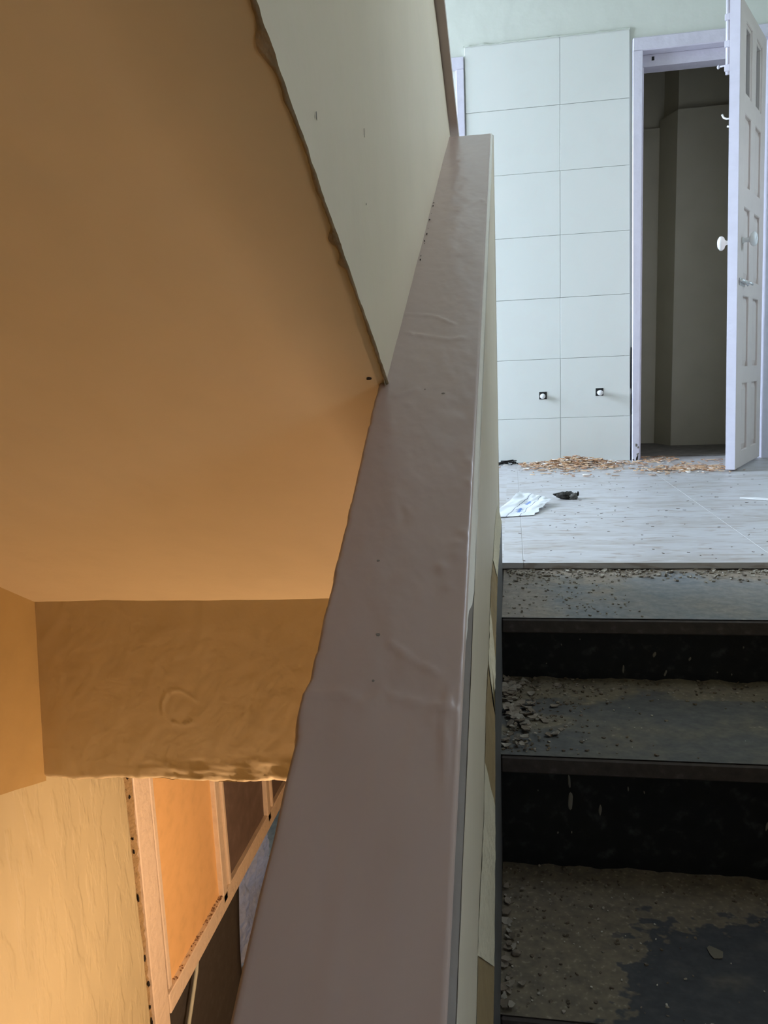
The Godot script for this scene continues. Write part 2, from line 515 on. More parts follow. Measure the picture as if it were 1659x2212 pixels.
func bathroom() -> void:
	var st := S()
	# shaft block with its tiled dado, then the deeper recess left of it
	prism(st, [Vector3(0.952, 0.0, -3.262), Vector3(0.902, 0.0, -3.43), Vector3(0.902, 0.0, -4.2), Vector3(2.2, 0.0, -4.2), Vector3(2.2, 0.0, -3.262)], Vector3(0, 2.9, 0))
	struct("wall_shaft", st, M.bath, "cream wall inside the dark room behind the open door", "wall")
	st = S()
	prism(st, [Vector3(0.942, 0.0, -3.221), Vector3(0.880, 0.0, -3.40), Vector3(0.905, 0.0, -3.43), Vector3(0.955, 0.0, -3.262), Vector3(2.2, 0.0, -3.262), Vector3(2.2, 0.0, -3.221)], Vector3(0, 1.868, 0))
	struct("trim_dado", st, M.bath, "cream tiled dado standing slightly proud in the dark room", "wall tiling")
	wall_box("wall_recess", Vector3(0.3, 0.0, -3.6), Vector3(0.95, 2.9, -3.42), M.bath, "cream wall of the narrow recess inside the dark room")
	wall_box("trim_recess", Vector3(0.3, 0.0, -3.42), Vector3(0.95, 1.83, -3.402), M.bath, "tiled lower wall of the recess inside the dark room", "wall tiling")
	wall_box("wall_bath_left", Vector3(0.2, 0.0, -3.6), Vector3(0.55, 2.9, -2.72), M.bath, "cream left wall of the dark room behind the door")
	wall_box("wall_bath_right", Vector3(1.9, 0.0, -3.6), Vector3(2.0, 2.9, -2.72), M.bath, "cream right wall of the dark room behind the door")
	wall_box("wall_store", Vector3(-3.1, 0.0, -5.0), Vector3(0.2, 2.9, -4.9), M.bath, "dim wall of the room behind the left doorway")
	wall_box("floor_bath", Vector3(0.55, 0.021, -3.42), Vector3(1.9, 0.027, -2.70), M.bath_floor, "dusty grey floor inside the dark room", "floor")

# ------------------------------------------------------------------ stairs
func dust_image(kind: int) -> ImageTexture:
	# u runs 0..1.05 m across the step, v over its depth from the riser (0) to the nosing (1)
	var w := 768
	var h := 256
	var im := Image.create(w, h, false, Image.FORMAT_RGB8)
	var a := FastNoiseLite.new(); a.seed = 60 + kind; a.frequency = 3.2; a.fractal_octaves = 5
	var b := FastNoiseLite.new(); b.seed = 70 + kind; b.frequency = 26.0; b.fractal_octaves = 4
	var c := FastNoiseLite.new(); c.seed = 80 + kind; c.frequency = 90.0; c.fractal_octaves = 2
	for y in h:
		for x in w:
			var px := 1.05 * x / w
			var d := 0.33 * y / h
			var n := a.get_noise_2d(px * 1.3, d * 1.8)
			var n2 := b.get_noise_2d(px, d * 1.4)
			var n3 := c.get_noise_2d(px, d)
			var dust := 0.0
			var dirt := Color(0.47, 0.43, 0.36)
			var bare := Color(0.36, 0.385, 0.40)
			if kind == 1:
				dirt = Color(0.52, 0.475, 0.42); bare = Color(0.43, 0.445, 0.455)
				dust = clampf(0.75 - (px - 0.12) * 4.0 + n * 1.5, 0.0, 1.0)
				dust = maxf(dust, clampf(1.0 - (d - 0.045) * 30.0 + n * 2.5, 0.0, 1.0))
				dust = maxf(dust, 0.35 + n * 0.5)
			elif kind == 2:
				dirt = Color(0.44, 0.405, 0.33); bare = Color(0.33, 0.33, 0.32)
				dust = clampf((0.13 - px + (0.14 - d) * 1.2) * 9.0 + n * 3.2 + 0.4, 0.0, 1.0)
				dust = maxf(dust, clampf(1.0 - (d - 0.06) * 22.0 + n * 3.0, 0.0, 1.0))
				dust = maxf(dust, clampf(0.22 + n * 0.8, 0.0, 1.0))
			else:
				dirt = Color(0.43, 0.39, 0.32); bare = Color(0.22, 0.225, 0.235)
				var e := minf(px - 0.22 + (d - 0.13) * 0.42, d - 0.105 + (px - 0.4) * 0.04)
				dust = clampf(0.5 - (e + n * 0.05 + n2 * 0.055) * 70.0, 0.0, 1.0)
				dust = maxf(dust, clampf(n * 1.2 - 0.2, 0.0, 0.6))
			dust = clampf(dust + n2 * 0.2, 0.0, 1.0)
			var col := bare.lerp(dirt, dust)
			var g := 1.0 + n2 * 0.12 + n3 * 0.07
			col = Color(clampf(col.r * g, 0, 1), clampf(col.g * g, 0, 1), clampf(col.b * g, 0, 1))
			if n3 > 0.52 and dust > 0.5: col = col.lerp(Color(0.60, 0.57, 0.50), 0.5)
			im.set_pixel(x, y, col)
	return ImageTexture.create_from_image(im)

func staircase() -> void:
	var root := thing("staircase", "dusty flight of dark stone steps with black risers beside the mauve parapet", "stairs", Vector3.ZERO, "", "structure")
	# [nosing z, top y, back z, next riser z]
	var lv := [[0.0, 0.0], [0.3077, -0.1397], [0.6107, -0.3582], [0.914, -0.53], [1.217, -0.70], [1.52, -0.87], [1.82, -1.04], [2.12, -1.21]]
	for i in lv.size():
		var z: float = lv[i][0]
		var y: float = lv[i][1]
		var back: float = LZ - 0.02 if i == 0 else lv[i - 1][0] - 0.0254
		var st := S()
		var x0 := 0.0005
		var x1 := 1.05
		var th := 0.032
		# tread slab: top face carries the dust picture, edges chamfered
		var e := 0.003
		if i < 3:
			var nu := 120
			var nv := 40
			var seed_off := 7.0 * i
			grid(st, nu, nv, func(u: float, v: float) -> Vector3:
				var xx := lerpf(x0, x1, u)
				var zz := lerpf(back, z - e, v)
				var pile: float = maxf(0.0, 0.007 - 0.08 * (v * (z - back))) * (0.6 + nz.get_noise_2d(xx * 14.0, 3.0 + seed_off))
				if i == 0: pile *= 0.6
				var r := 0.0009 * nz.get_noise_2d(xx * 40.0 + seed_off, zz * 40.0) * (1.0 - smoothstep(0.9, 1.0, v))
				return Vector3(xx, y + maxf(pile, 0.0) + r, zz), Vector3.UP, true)
			var m := mat(Color.WHITE, 0.55 if i == 0 else 0.7, 0.45)
			m.albedo_texture = dust_image(i + 1)
			m.heightmap_enabled = true; m.heightmap_texture = noise_tex(0.06, 5, 90); m.heightmap_scale = 0.03
			m.uv1_scale = Vector3(1, 1, 1)
			var t := obj("tread", st, m, root)
			var sn := S()
			box(sn, Vector3(x0, y - th, back), Vector3(x1, y - 0.0025, z), e)
			obj("nosing", sn, M.stone_dark, t)
		else:
			box(st, Vector3(x0, y - th, back), Vector3(x1, y, z), e)
			obj("tread", st, M.stone, root)
		var yb: float = lv[i + 1][1] if i + 1 < lv.size() else -1.22
		var rs := S()
		box(rs, Vector3(x0, yb - 0.03, z - 0.06), Vector3(x1, y - th, z - 0.0254), 0.0)
		var rz := obj("riser", rs, M.riser, root)
		if i == 0:
			for s in [[0.243, -0.114, 0.003, 0.012, 0.0], [0.303, -0.082, 0.0042, 0.0085, -0.25], [0.325, -0.121, 0.0042, 0.009, -0.25], [0.371, -0.09, 0.003, 0.006, -0.3], [0.471, -0.064, 0.0026, 0.003, 0.0], [0.424, -0.117, 0.002, 0.0025, 0.0], [0.451, -0.121, 0.002, 0.003, 0.2], [0.157, -0.052, 0.0018, 0.0022, 0.0], [0.09, -0.105, 0.0016, 0.0018, 0.0], [0.12, -0.064, 0.0018, 0.003, 0.4]]:
				splash(s, z - 0.0254, rz)
		if i == 1:
			for s in [[0.116, -0.232, 0.0075, 0.022, 0.0], [0.114, -0.196, 0.004, 0.016, 0.1], [0.165, -0.246, 0.0035, 0.014, 0.0], [0.095, -0.292, 0.002, 0.003, 0.0], [0.118, -0.29, 0.0022, 0.003, 0.0], [0.21, -0.205, 0.002, 0.006, 0.0], [0.236, -0.21, 0.0016, 0.004, 0.3], [0.062, -0.215, 0.0015, 0.002, 0.0], [0.43, -0.26, 0.003, 0.012, -0.2]]:
				splash(s, z - 0.0254, rz)
	# rough concrete body under the treads
	var st2 := S()
	var pts := []
	for i in lv.size():
		pts.append(Vector3(-0.0104, lv[i][1] - 0.034, (LZ - 0.02) if i == 0 else lv[i - 1][0] - 0.06))
		pts.append(Vector3(-0.0104, lv[i][1] - 0.034, lv[i][0] - 0.06))
	pts.append(Vector3(-0.0104, -1.3, 2.06)); pts.append(Vector3(-0.0104, -1.55, 2.06)); pts.append(Vector3(-0.0104, -0.30, LZ - 0.02))
	prism(st2, pts, Vector3(1.0604, 0, 0))
	obj("concrete_body", st2, M.slab, root)

func splash(s: Array, z: float, parent: Node) -> void:
	var st := S()
	var xf := Transform3D(Basis(Vector3.BACK, s[4]) * Basis(Vector3.RIGHT, PI / 2), Vector3(s[0], s[1], z))
	var n := 12
	for i in n:
		var a := TAU * i / n
		var b := TAU * (i + 1) / n
		var pa := Vector3(cos(a) * s[2] * 0.62 * (1.0 + 0.25 * sin(a * 2.0 + s[0] * 90.0)), 0, sin(a) * s[3] * 0.75)
		var pb := Vector3(cos(b) * s[2] * 0.62 * (1.0 + 0.25 * sin(b * 2.0 + s[0] * 90.0)), 0, sin(b) * s[3] * 0.75)
		tri(st, xf * Vector3(0, 0.0012, 0), xf * (pa * 0.7 + Vector3(0, 0.0009, 0)), xf * (pb * 0.7 + Vector3(0, 0.0009, 0)), Vector3.BACK)
		quad(st, xf * (pa * 0.7 + Vector3(0, 0.0009, 0)), xf * (pb * 0.7 + Vector3(0, 0.0009, 0)), xf * pb, xf * pa, Vector3.BACK)
	obj("paint_splash", st, M.splash if M.has("splash") else splash_mat(), parent)

func splash_mat() -> Material:
	M.splash = mat(Color(0.46, 0.44, 0.39), 0.8)
	return M.splash

# ------------------------------------------------------------------ lower parapet
func seg_dist(p: Vector2, line: Array) -> float:
	var d := 9.0
	for i in line.size() - 1:
		d = minf(d, p.distance_to(Geometry2D.get_closest_point_to_segment(p, line[i], line[i + 1])))
	return d

func parapet() -> void:
	var root := thing("parapet", "sloping stair parapet with a glossy mauve painted top and cream side", "parapet", Vector3.ZERO, "", "structure")
	var zA := LZ
	var zB := 2.4
	var xl := -0.1395
	var xr := -0.0134
	var ridges := [
		[[Vector2(-0.139, 0.962), Vector2(-0.108, 0.960), Vector2(-0.09, 0.968), Vector2(-0.071, 0.960), Vector2(-0.049, 0.966), Vector2(-0.021, 0.970)], 0.0011, 0.0035],
		[[Vector2(-0.074, 0.917), Vector2(-0.056, 0.930), Vector2(-0.046, 0.936), Vector2(-0.036, 0.940)], 0.0010, 0.003],
		[[Vector2(-0.126, 0.396), Vector2(-0.082, 0.403), Vector2(-0.051, 0.428)], 0.0009, 0.003],
		[[Vector2(-0.114, 0.445), Vector2(-0.055, 0.467), Vector2(-0.037, 0.464)], 0.0011, 0.004],
		[[Vector2(-0.065, 0.048), Vector2(-0.025, 0.003), Vector2(-0.016, 0.026)], 0.0014, 0.004],
		[[Vector2(-0.112, 0.583), Vector2(-0.088, 0.573)], 0.0010, 0.004],
		[[Vector2(-0.024, 0.95), Vector2(-0.026, 0.985), Vector2(-0.022, 1.022)], 0.0011, 0.003]]
	var lumps := [[-0.025, 0.811, 0.005, 0.0016], [-0.026, 0.824, 0.005, 0.0014], [-0.038, 0.838, 0.005, 0.0014], [-0.078, 0.767, 0.003, 0.0011], [-0.021, 0.797, 0.005, 0.0014], [-0.030, 0.86, 0.004, 0.0008], [-0.02, 0.70, 0.004, 0.0012], [-0.019, 0.73, 0.004, 0.0012], [-0.095, 0.60, 0.004, 0.001]]
	var height := func(x: float, z: float) -> float:
		var h := TOP0 - SLOPE * z
		h += 0.0012 * nz.get_noise_2d(x * 9.0 + 4.0, z * 5.0) + 0.00045 * nz.get_noise_2d(x * 40.0, z * 30.0)
		var p := Vector2(x, z)
		for r in ridges:
			var first: Vector2 = r[0][0]
			if absf(z - first.y) < 0.09:
				var d := seg_dist(p, r[0])
				h += 1.7 * r[1] * exp(-d * d / (r[2] * r[2])) * (0.6 + 0.8 * nz.get_noise_2d(z * 60.0 + x * 70.0, 3.0))
		for l in lumps:
			var d2 := Vector2(l[0], l[1]).distance_squared_to(p)
			if d2 < 0.0006: h += l[3] * exp(-d2 / (l[2] * l[2]))
		return h
	# coping: top skin with rounded arrises and a lip all round
	var st := S()
	var nx := 44
	var nzv := 420
	grid(st, nx, nzv, func(u: float, v: float) -> Vector3:
		var z := zA + (zB - zA) * (v * 0.55 if v < 0.9 else 0.495 + (v - 0.9) * 5.05)
		var jag := 0.0010 * nz2.get_noise_2d(z * 34.0, 2.0) + 0.0009 * nz2.get_noise_2d(z * 120.0, 9.0)
		if z > 0.95 and z < 0.995: jag -= 0.0035 * sin((z - 0.95) / 0.045 * PI)
		var x := 0.0
		var drop := 0.0
		var zz := z
		if u < 0.06:
			var k := 1.0 - u / 0.06
			x = xl + jag + 0.004 * (1.0 - sin(k * PI * 0.5)) ; drop = 0.022 * k * k
		elif u > 0.95:
			var k2 := (u - 0.95) / 0.05
			x = xr - 0.002 * (1.0 - sin(k2 * PI * 0.5)) ; drop = 0.004 * k2 * k2
		else:
			x = lerpf(xl + 0.004 + jag, xr - 0.002, (u - 0.06) / 0.89)
		if v < 0.012:
			drop += 0.012 * pow(1.0 - v / 0.012, 2.0)
		return Vector3(x, height.call(x, z) - drop, zz), Vector3.UP)
	obj("coping", st, M.mauve, root)
	# wall body below the coping
	st = S()
	var zs := [zA + 0.001, zB]
	var off := 0.012
	prism(st, [Vector3(xl + 0.004, TOP0 - SLOPE * zA - off, zA + 0.001), Vector3(xl + 0.004, TOP0 - SLOPE * zB - off, zB), Vector3(xl + 0.004, TOP0 - SLOPE * zB - 1.2, zB), Vector3(xl + 0.004, -0.66, zA + 0.001)], Vector3(-0.0105 - xl - 0.004, 0, 0))
	obj("wall_body", st, M.cream, root)
	# plaster coat on the stair side, proud of the coping edge, slightly wavy
	st = S()
	grid(st, 160, 10, func(u: float, v: float) -> Vector3:
		var z := lerpf(zA, 1.6, u)
		var yt := TOP0 - SLOPE * z - 0.0075
		var yb := lerpf(0.03, -1.0, u)
		return Vector3(-0.0085 + 0.0006 * nz.get_noise_2d(z * 5.0, v * 3.0), lerpf(yt, yb, v), z), Vector3.RIGHT)
	# its end towards the landing
	grid(st, 6, 20, func(u: float, v: float) -> Vector3:
		return Vector3(lerpf(-0.1355, -0.0075, u), lerpf(TOP0 - SLOPE * zA - 0.009, 0.03, v), zA), Vector3.FORWARD)
	obj("side_plaster", st, M.cream, root)
	# arris between mauve top and cream side: painted as lit above, as shaded below
	for part in [["edge_bead", zA + 0.006, 0.96, M.edge_lit], ["edge_bead", 0.84, 1.6, M.edge_shade_dirt]]:
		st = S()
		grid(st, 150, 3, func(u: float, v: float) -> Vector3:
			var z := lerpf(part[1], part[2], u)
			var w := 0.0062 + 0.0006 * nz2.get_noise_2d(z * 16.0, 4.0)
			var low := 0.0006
			if part[3] == M.edge_lit:
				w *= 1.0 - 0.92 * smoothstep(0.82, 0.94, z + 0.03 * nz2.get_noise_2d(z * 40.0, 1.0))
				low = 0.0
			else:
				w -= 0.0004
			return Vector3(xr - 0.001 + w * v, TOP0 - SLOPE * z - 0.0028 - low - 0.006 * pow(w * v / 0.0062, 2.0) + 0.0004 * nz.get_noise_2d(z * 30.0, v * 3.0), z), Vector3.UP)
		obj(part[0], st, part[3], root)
	# stone skirting with its sloping plaster fillet on top
	var outer := [[-0.382, 0.116, -0.003], [-0.30, 0.14, -0.001], [-0.17, 0.158, 0.0], [0.10, 0.165, 0.0005], [0.30, 0.172, 0.0005], [0.48, 0.125, 0.0005], [0.585, 0.09, 0.0008], [0.64, 0.015, 0.001], [0.70, -0.05, 0.001], [0.77, -0.115, 0.001], [0.87, -0.14, 0.001], [1.15, -0.32, 0.001], [1.6, -0.6, 0.001]]
	var inner := [[-0.382, 0.135, -0.009], [-0.25, 0.19, -0.008], [0.0, 0.215, -0.008], [0.10, 0.205, -0.008], [0.24, 0.182, -0.008], [0.375, 0.182, -0.008], [0.51, 0.128, -0.008], [0.66, 0.105, -0.008], [0.78, 0.027, -0.008], [0.915, 0.01, -0.008], [0.97, -0.027, -0.008], [1.25, -0.18, -0.008], [1.6, -0.42, -0.008]]
	st = S()
	for i in outer.size() - 1:
		var a: Array = outer[i]
		var b: Array = outer[i + 1]
		quad(st, Vector3(a[2], a[1], a[0]), Vector3(b[2], b[1], b[0]), Vector3(b[2], minf(b[1] - 0.5, -0.2), b[0]), Vector3(a[2], minf(a[1] - 0.5, -0.2), a[0]), Vector3.RIGHT)
	quad(st, Vector3(-0.003, 0.116, -0.382), Vector3(-0.02, 0.125, -0.382), Vector3(-0.02, -0.1, -0.382), Vector3(-0.003, -0.1, -0.382), Vector3.FORWARD)
	obj("skirting", st, M.stone, root)
	var at := func(arr: Array, t: float) -> Vector3:
		var k: float = t * (arr.size() - 1)
		var i := mini(int(k), arr.size() - 2)
		var f := k - i
		return Vector3(lerpf(arr[i][2], arr[i + 1][2], f), lerpf(arr[i][1], arr[i + 1][1], f), lerpf(arr[i][0], arr[i + 1][0], f))
	var cuts := [0.0, 0.34, 0.455, 0.525, 0.625, 0.775, 1.0]
	for c in cuts.size() - 1:
		st = S()
		var bare: bool = c % 2 == 1
		grid(st, 60, 6, func(u: float, v: float) -> Vector3:
			var t: float = lerpf(cuts[c], cuts[c + 1], u)
			var p: Vector3 = at.call(inner, t)
			var q: Vector3 = at.call(outer, t)
			var r := p.lerp(q, v)
			var bump := 0.0004 if bare else 0.0009
			r.x += bump * nz.get_noise_2d(r.z * 45.0, v * 4.0 + c) - (0.0012 if bare and v > 0.1 and v < 0.95 else 0.0)
			return r, Vector3(1, 1, 0))
		obj("bare_patch" if bare else "plaster_fillet", st, M.bare if bare else M.chamfer, root)
	# chips and holes in the top
	for s in [[-0.087, 0.908, 0.0026], [-0.085, 0.949, 0.0015], [-0.098, 0.831, 0.0018], [-0.055, 0.582, 0.0022], [-0.078, 0.572, 0.0010]]:
		st = S()
		var n := Vector3(0, 1, SLOPE).normalized()
		chip(st, rng, s[2] * 0.7, s[2] * 0.9, 0.0003, 0.0, 7, axis_xf(Vector3(s[0], height.call(s[0], s[1]) + 0.0002, s[1]), n))
		obj("paint_chip", st, M.edge_shade_dirt, root)

# ------------------------------------------------------------------ upper flight
func fx(z: float) -> float:
	return -0.107 - 0.0223 * (z + 0.387)

func upper_flight() -> void:
	var root := thing("upper_flight", "underside and cream side of the next stair flight rising over the left half", "stairs", Vector3.ZERO, "", "structure")
	var sof := func(z: float) -> float: return 0.486 + 0.585 * (z - 0.56)
	var topl := func(z: float) -> float: return 1.042 + 0.635 * (z + 0.389)
	var zE := 3.0
	# soffit skin, gently uneven, ragged along its inner edge
	var st := S()
	grid(st, 110, 200, func(u: float, v: float) -> Vector3:
		var z := lerpf(-0.47, zE, v * v * 0.55 + v * 0.45)
		var xr := fx(z) + 0.0035 + 0.0014 * nz2.get_noise_2d(z * 13.0, 3.0) + 0.0012 * nz.get_noise_2d(z * 50.0, 5.0)
		var x := lerpf(xr, -1.375, u)
		var d := 0.006 * nz.get_noise_2d(x * 1.1, z * 1.1) + 0.0008 * nz.get_noise_2d(x * 9.0, z * 9.0)
		if z > 0.5 and z < 1.3:
			d += 0.0012 * exp(-pow((z - 0.89 - 0.02 * sin(x * 9.0)) / 0.012, 2.0)) * (1.0 if x < -0.2 else 0.0)
		var pit := Vector2(x + 0.15, z - 0.55).length()
		d += 0.006 * exp(-pit * pit / 0.0006) * (0.4 + nz.get_noise_2d(x * 60.0, z * 60.0))
		d *= smoothstep(-0.01, 0.06, xr - x)
		d -= 0.002
		return Vector3(x, sof.call(z) + d, z), Vector3.DOWN)
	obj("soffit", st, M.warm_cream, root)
	# cream outer side of flight and parapet in one plane
	st = S()
	grid(st, 120, 24, func(u: float, v: float) -> Vector3:
		var z := lerpf(-0.397, zE, u * u * 0.6 + u * 0.4)
		var yb := maxf(sof.call(z), TOP0 - SLOPE * z - 0.03)
		if z < 0.56: yb = TOP0 - SLOPE * z - 0.03
		var y := lerpf(yb, maxf(topl.call(z) - 0.004, yb + 0.01), v)
		return Vector3(fx(z) + 0.001 * nz.get_noise_2d(z * 4.0, y * 4.0), y, z), Vector3.RIGHT)
	obj("side_face", st, M.cream, root)
	# the body behind both skins
	st = S()
	prism(st, [Vector3(-0.24, sof.call(-0.30) + 0.02, -0.36), Vector3(-0.24, sof.call(zE) + 0.02, zE), Vector3(-0.24, topl.call(zE) - 0.01, zE), Vector3(-0.24, topl.call(-0.36) - 0.01, -0.36)], Vector3(0.090, 0, 0))
	obj("parapet_core", st, M.cream, root)
	st = S()
	prism(st, [Vector3(-1.36, sof.call(-0.40) + 0.03, -0.40), Vector3(-1.36, sof.call(zE) + 0.03, zE), Vector3(-1.36, sof.call(zE) + 0.2, zE), Vector3(-1.36, sof.call(-0.40) + 0.13, -0.40)], Vector3(1.13, 0, 0))
	obj("flight_slab", st, M.slab, root)
	# mauve coping overhanging the side
	st = S()
	var p0 := [topl.call(-0.46), topl.call(zE)]
	prism(st, [Vector3(0, p0[0], -0.46), Vector3(0, p0[1], zE), Vector3(0, p0[1] + 0.018, zE), Vector3(0, p0[0] + 0.018, -0.46)], Vector3(-0.16, 0, 0))
	var o := obj("coping", st, M.mauve, root)
	o.transform = Transform3D(Basis(Vector3.UP, -0.0223), Vector3(fx(0.0) + 0.019, 0, 0))
	# grime along the broken soffit arris
	st = S()
	grid(st, 6, 260, func(u: float, v: float) -> Vector3:
		var z := lerpf(0.54, 1.3, v)
		var w := 0.004 + 0.0014 * nz2.get_noise_2d(z * 14.0, 7.0) + 0.0012 * nz.get_noise_2d(z * 60.0, 8.0)
		for q in [[0.96, 0.012, 0.007], [0.79, 0.008, 0.006], [0.76, 0.006, 0.004]]:
			w += q[2] * exp(-pow((z - q[0]) / q[1], 2.0))
		var x := lerpf(fx(z) + 0.004 + 0.0012 * nz.get_noise_2d(z * 40.0, 3.0), fx(z) + 0.004 - maxf(w, 0.0012), u)
		return Vector3(x, sof.call(z) - 0.0035 - 0.0012 * sin(u * PI) + 0.0008 * nz.get_noise_2d(x * 80.0, z * 60.0), z), Vector3.DOWN)
	obj("grimy_arris", st, M.soffit_dirt, root)
	st = S()
	chip(st, rng, 0.0035, 0.004, 0.0006, 0.0, 8, axis_xf(Vector3(-0.147, 0.489, 0.568), Vector3(0, -1, 0.585)))
	obj("nail_hole", st, M.dirt, root)
	# small scars on the cream side
	for s in [[0.709, 0.837, 0.0012, 0.004], [0.753, 0.633, 0.0005, 0.006], [0.678, 0.639, 0.001, 0.0015]]:
		st = S()
		chip(st, rng, s[2], s[3], 0.0004, 0.0, 6, Transform3D(Basis(Vector3(0, 0, -1), Vector3(1, 0, 0), Vector3(0, -1, 0)), Vector3(fx(s[1]) + 0.0008, s[0], s[1])))
		obj("scar", st, M.edge_shade_dirt, root)
	# dark pin holes where side face meets the mauve top
	st = S()
	for i in 10:
		var z := lerpf(0.0, 0.24, i / 9.0) + rng.randf_range(-0.014, 0.014)
		var sz := rng.randf_range(0.4, 1.15)
		lump(st, Vector3(0.0010, 0.0009, 0.0032) * sz, 0.4, Transform3D(Basis(Vector3.RIGHT, 0.53), Vector3(fx(z) + 0.003 + rng.randf_range(0, 0.002), TOP0 - SLOPE * z + 0.0015, z)), i * 2.0, 6, 4)
	var ph := obj("joint_holes", st, M.dirt, root)
	ph.set_meta("kind", "stuff")

	# beam under the landing edge
	var beam := thing("beam", "warm lit plaster beam below the landing with a ragged lower edge", "beam", Vector3.ZERO, "", "structure")
	var bz := func(x: float) -> float: return -0.413 + 0.054 * (x + 0.468)
	var bot := func(x: float) -> float:
		var y := -0.652 - 0.03 * smoothstep(-0.9, -1.4, x) + 0.02 * smoothstep(-0.8, -0.65, x)
		return y + 0.006 * nz2.get_noise_2d(x * 9.0, 1.0) + 0.003 * nz2.get_noise_2d(x * 31.0, 6.0)
	st = S()
	grid(st, 260, 120, func(u: float, v: float) -> Vector3:
		var x := lerpf(-1.42, -0.1, u)
		var y: float = lerpf(0.05, bot.call(x), v)
		var d := 0.0025 * nz.get_noise_2d(x * 0.9, y * 0.9) + 0.0003 * nz.get_noise_2d(x * 10.0, y * 10.0)
		# an old round plaster patch and folds near the lower edge
		var r := Vector2(x + 0.925, (y + 0.42) * 1.05)
		var ang := atan2(r.y, r.x)
		var rad := 0.055 + 0.008 * nz.get_noise_2d(cos(ang) * 2.0, sin(ang) * 2.0)
		if ang > 0.4 or ang < -0.8:
			d += 0.0011 * exp(-pow((r.length() - rad) / 0.004, 2.0))
		var low := smoothstep(0.10, 0.0, y - float(bot.call(x)))
		d += low * 0.010 * nz.get_noise_2d(x * 7.0 + 3.0, y * 22.0) * smoothstep(-1.2, -0.8, x)
		d -= 0.02 * pow(smoothstep(0.02, 0.0, y - float(bot.call(x))), 2.0)
		return Vector3(x, y, bz.call(x) + d), Vector3.BACK)
	# underside
	grid(st, 120, 3, func(u: float, v: float) -> Vector3:
		var x := lerpf(-1.42, -0.1, u)
		return Vector3(x, float(bot.call(x)) - 0.004 * sin(v * PI), lerpf(float(bz.call(x)) - 0.02, -0.68, v)), Vector3.DOWN)
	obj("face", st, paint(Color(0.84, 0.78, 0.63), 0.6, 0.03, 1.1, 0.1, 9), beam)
	st = S()
	box(st, Vector3(-1.45, -0.62, -0.68), Vector3(1.05, -0.152, -0.50))
	obj("core", st, M.warm_cream, beam)

	# left side wall of the flight, ending in a sloping lower edge
	st = S()
	var wl := [Vector3(-1.358, -0.112, -0.461), Vector3(-1.40, -0.68, -0.46), Vector3(-1.40, -0.607, -0.265), Vector3(-1.40, -0.14, 0.55), Vector3(-1.40, 0.9, 2.4), Vector3(-1.40, 4.5, 3.55), Vector3(-1.358, 4.5, -0.461)]
	# built as a thick slab: its inner face leans a little
	grid(st, 60, 20, func(u: float, v: float) -> Vector3:
		var z := lerpf(-0.47, 3.55, u)
		var yb := -0.684 + 0.36 * (z + 0.46)
		var y := lerpf(yb + 0.004 * nz2.get_noise_2d(z * 9.0, 2.0), float(sof.call(z)) + 0.1, v)
		var lean := clampf((-0.112 - y) / 0.57, -0.2, 1.0) * 0.042 * (1.0 - smoothstep(-0.3, 0.6, z))
		return Vector3(-1.358 - lean, y, z), Vector3.RIGHT)
	grid(st, 60, 2, func(u: float, v: float) -> Vector3:
		var z := lerpf(-0.47, 3.55, u)
		return Vector3(lerpf(-1.40, -1.5, v), -0.684 + 0.36 * (z + 0.46) + 0.004 * nz2.get_noise_2d(z * 9.0, 2.0), z), Vector3.DOWN)
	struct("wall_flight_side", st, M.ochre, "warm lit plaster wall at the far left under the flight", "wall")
	wall_box("wall_stair_left", Vector3(-1.6, -0.3, -0.40), Vector3(-1.42, 4.5, 3.55), M.cream, "cream stairwell wall on the left side above")

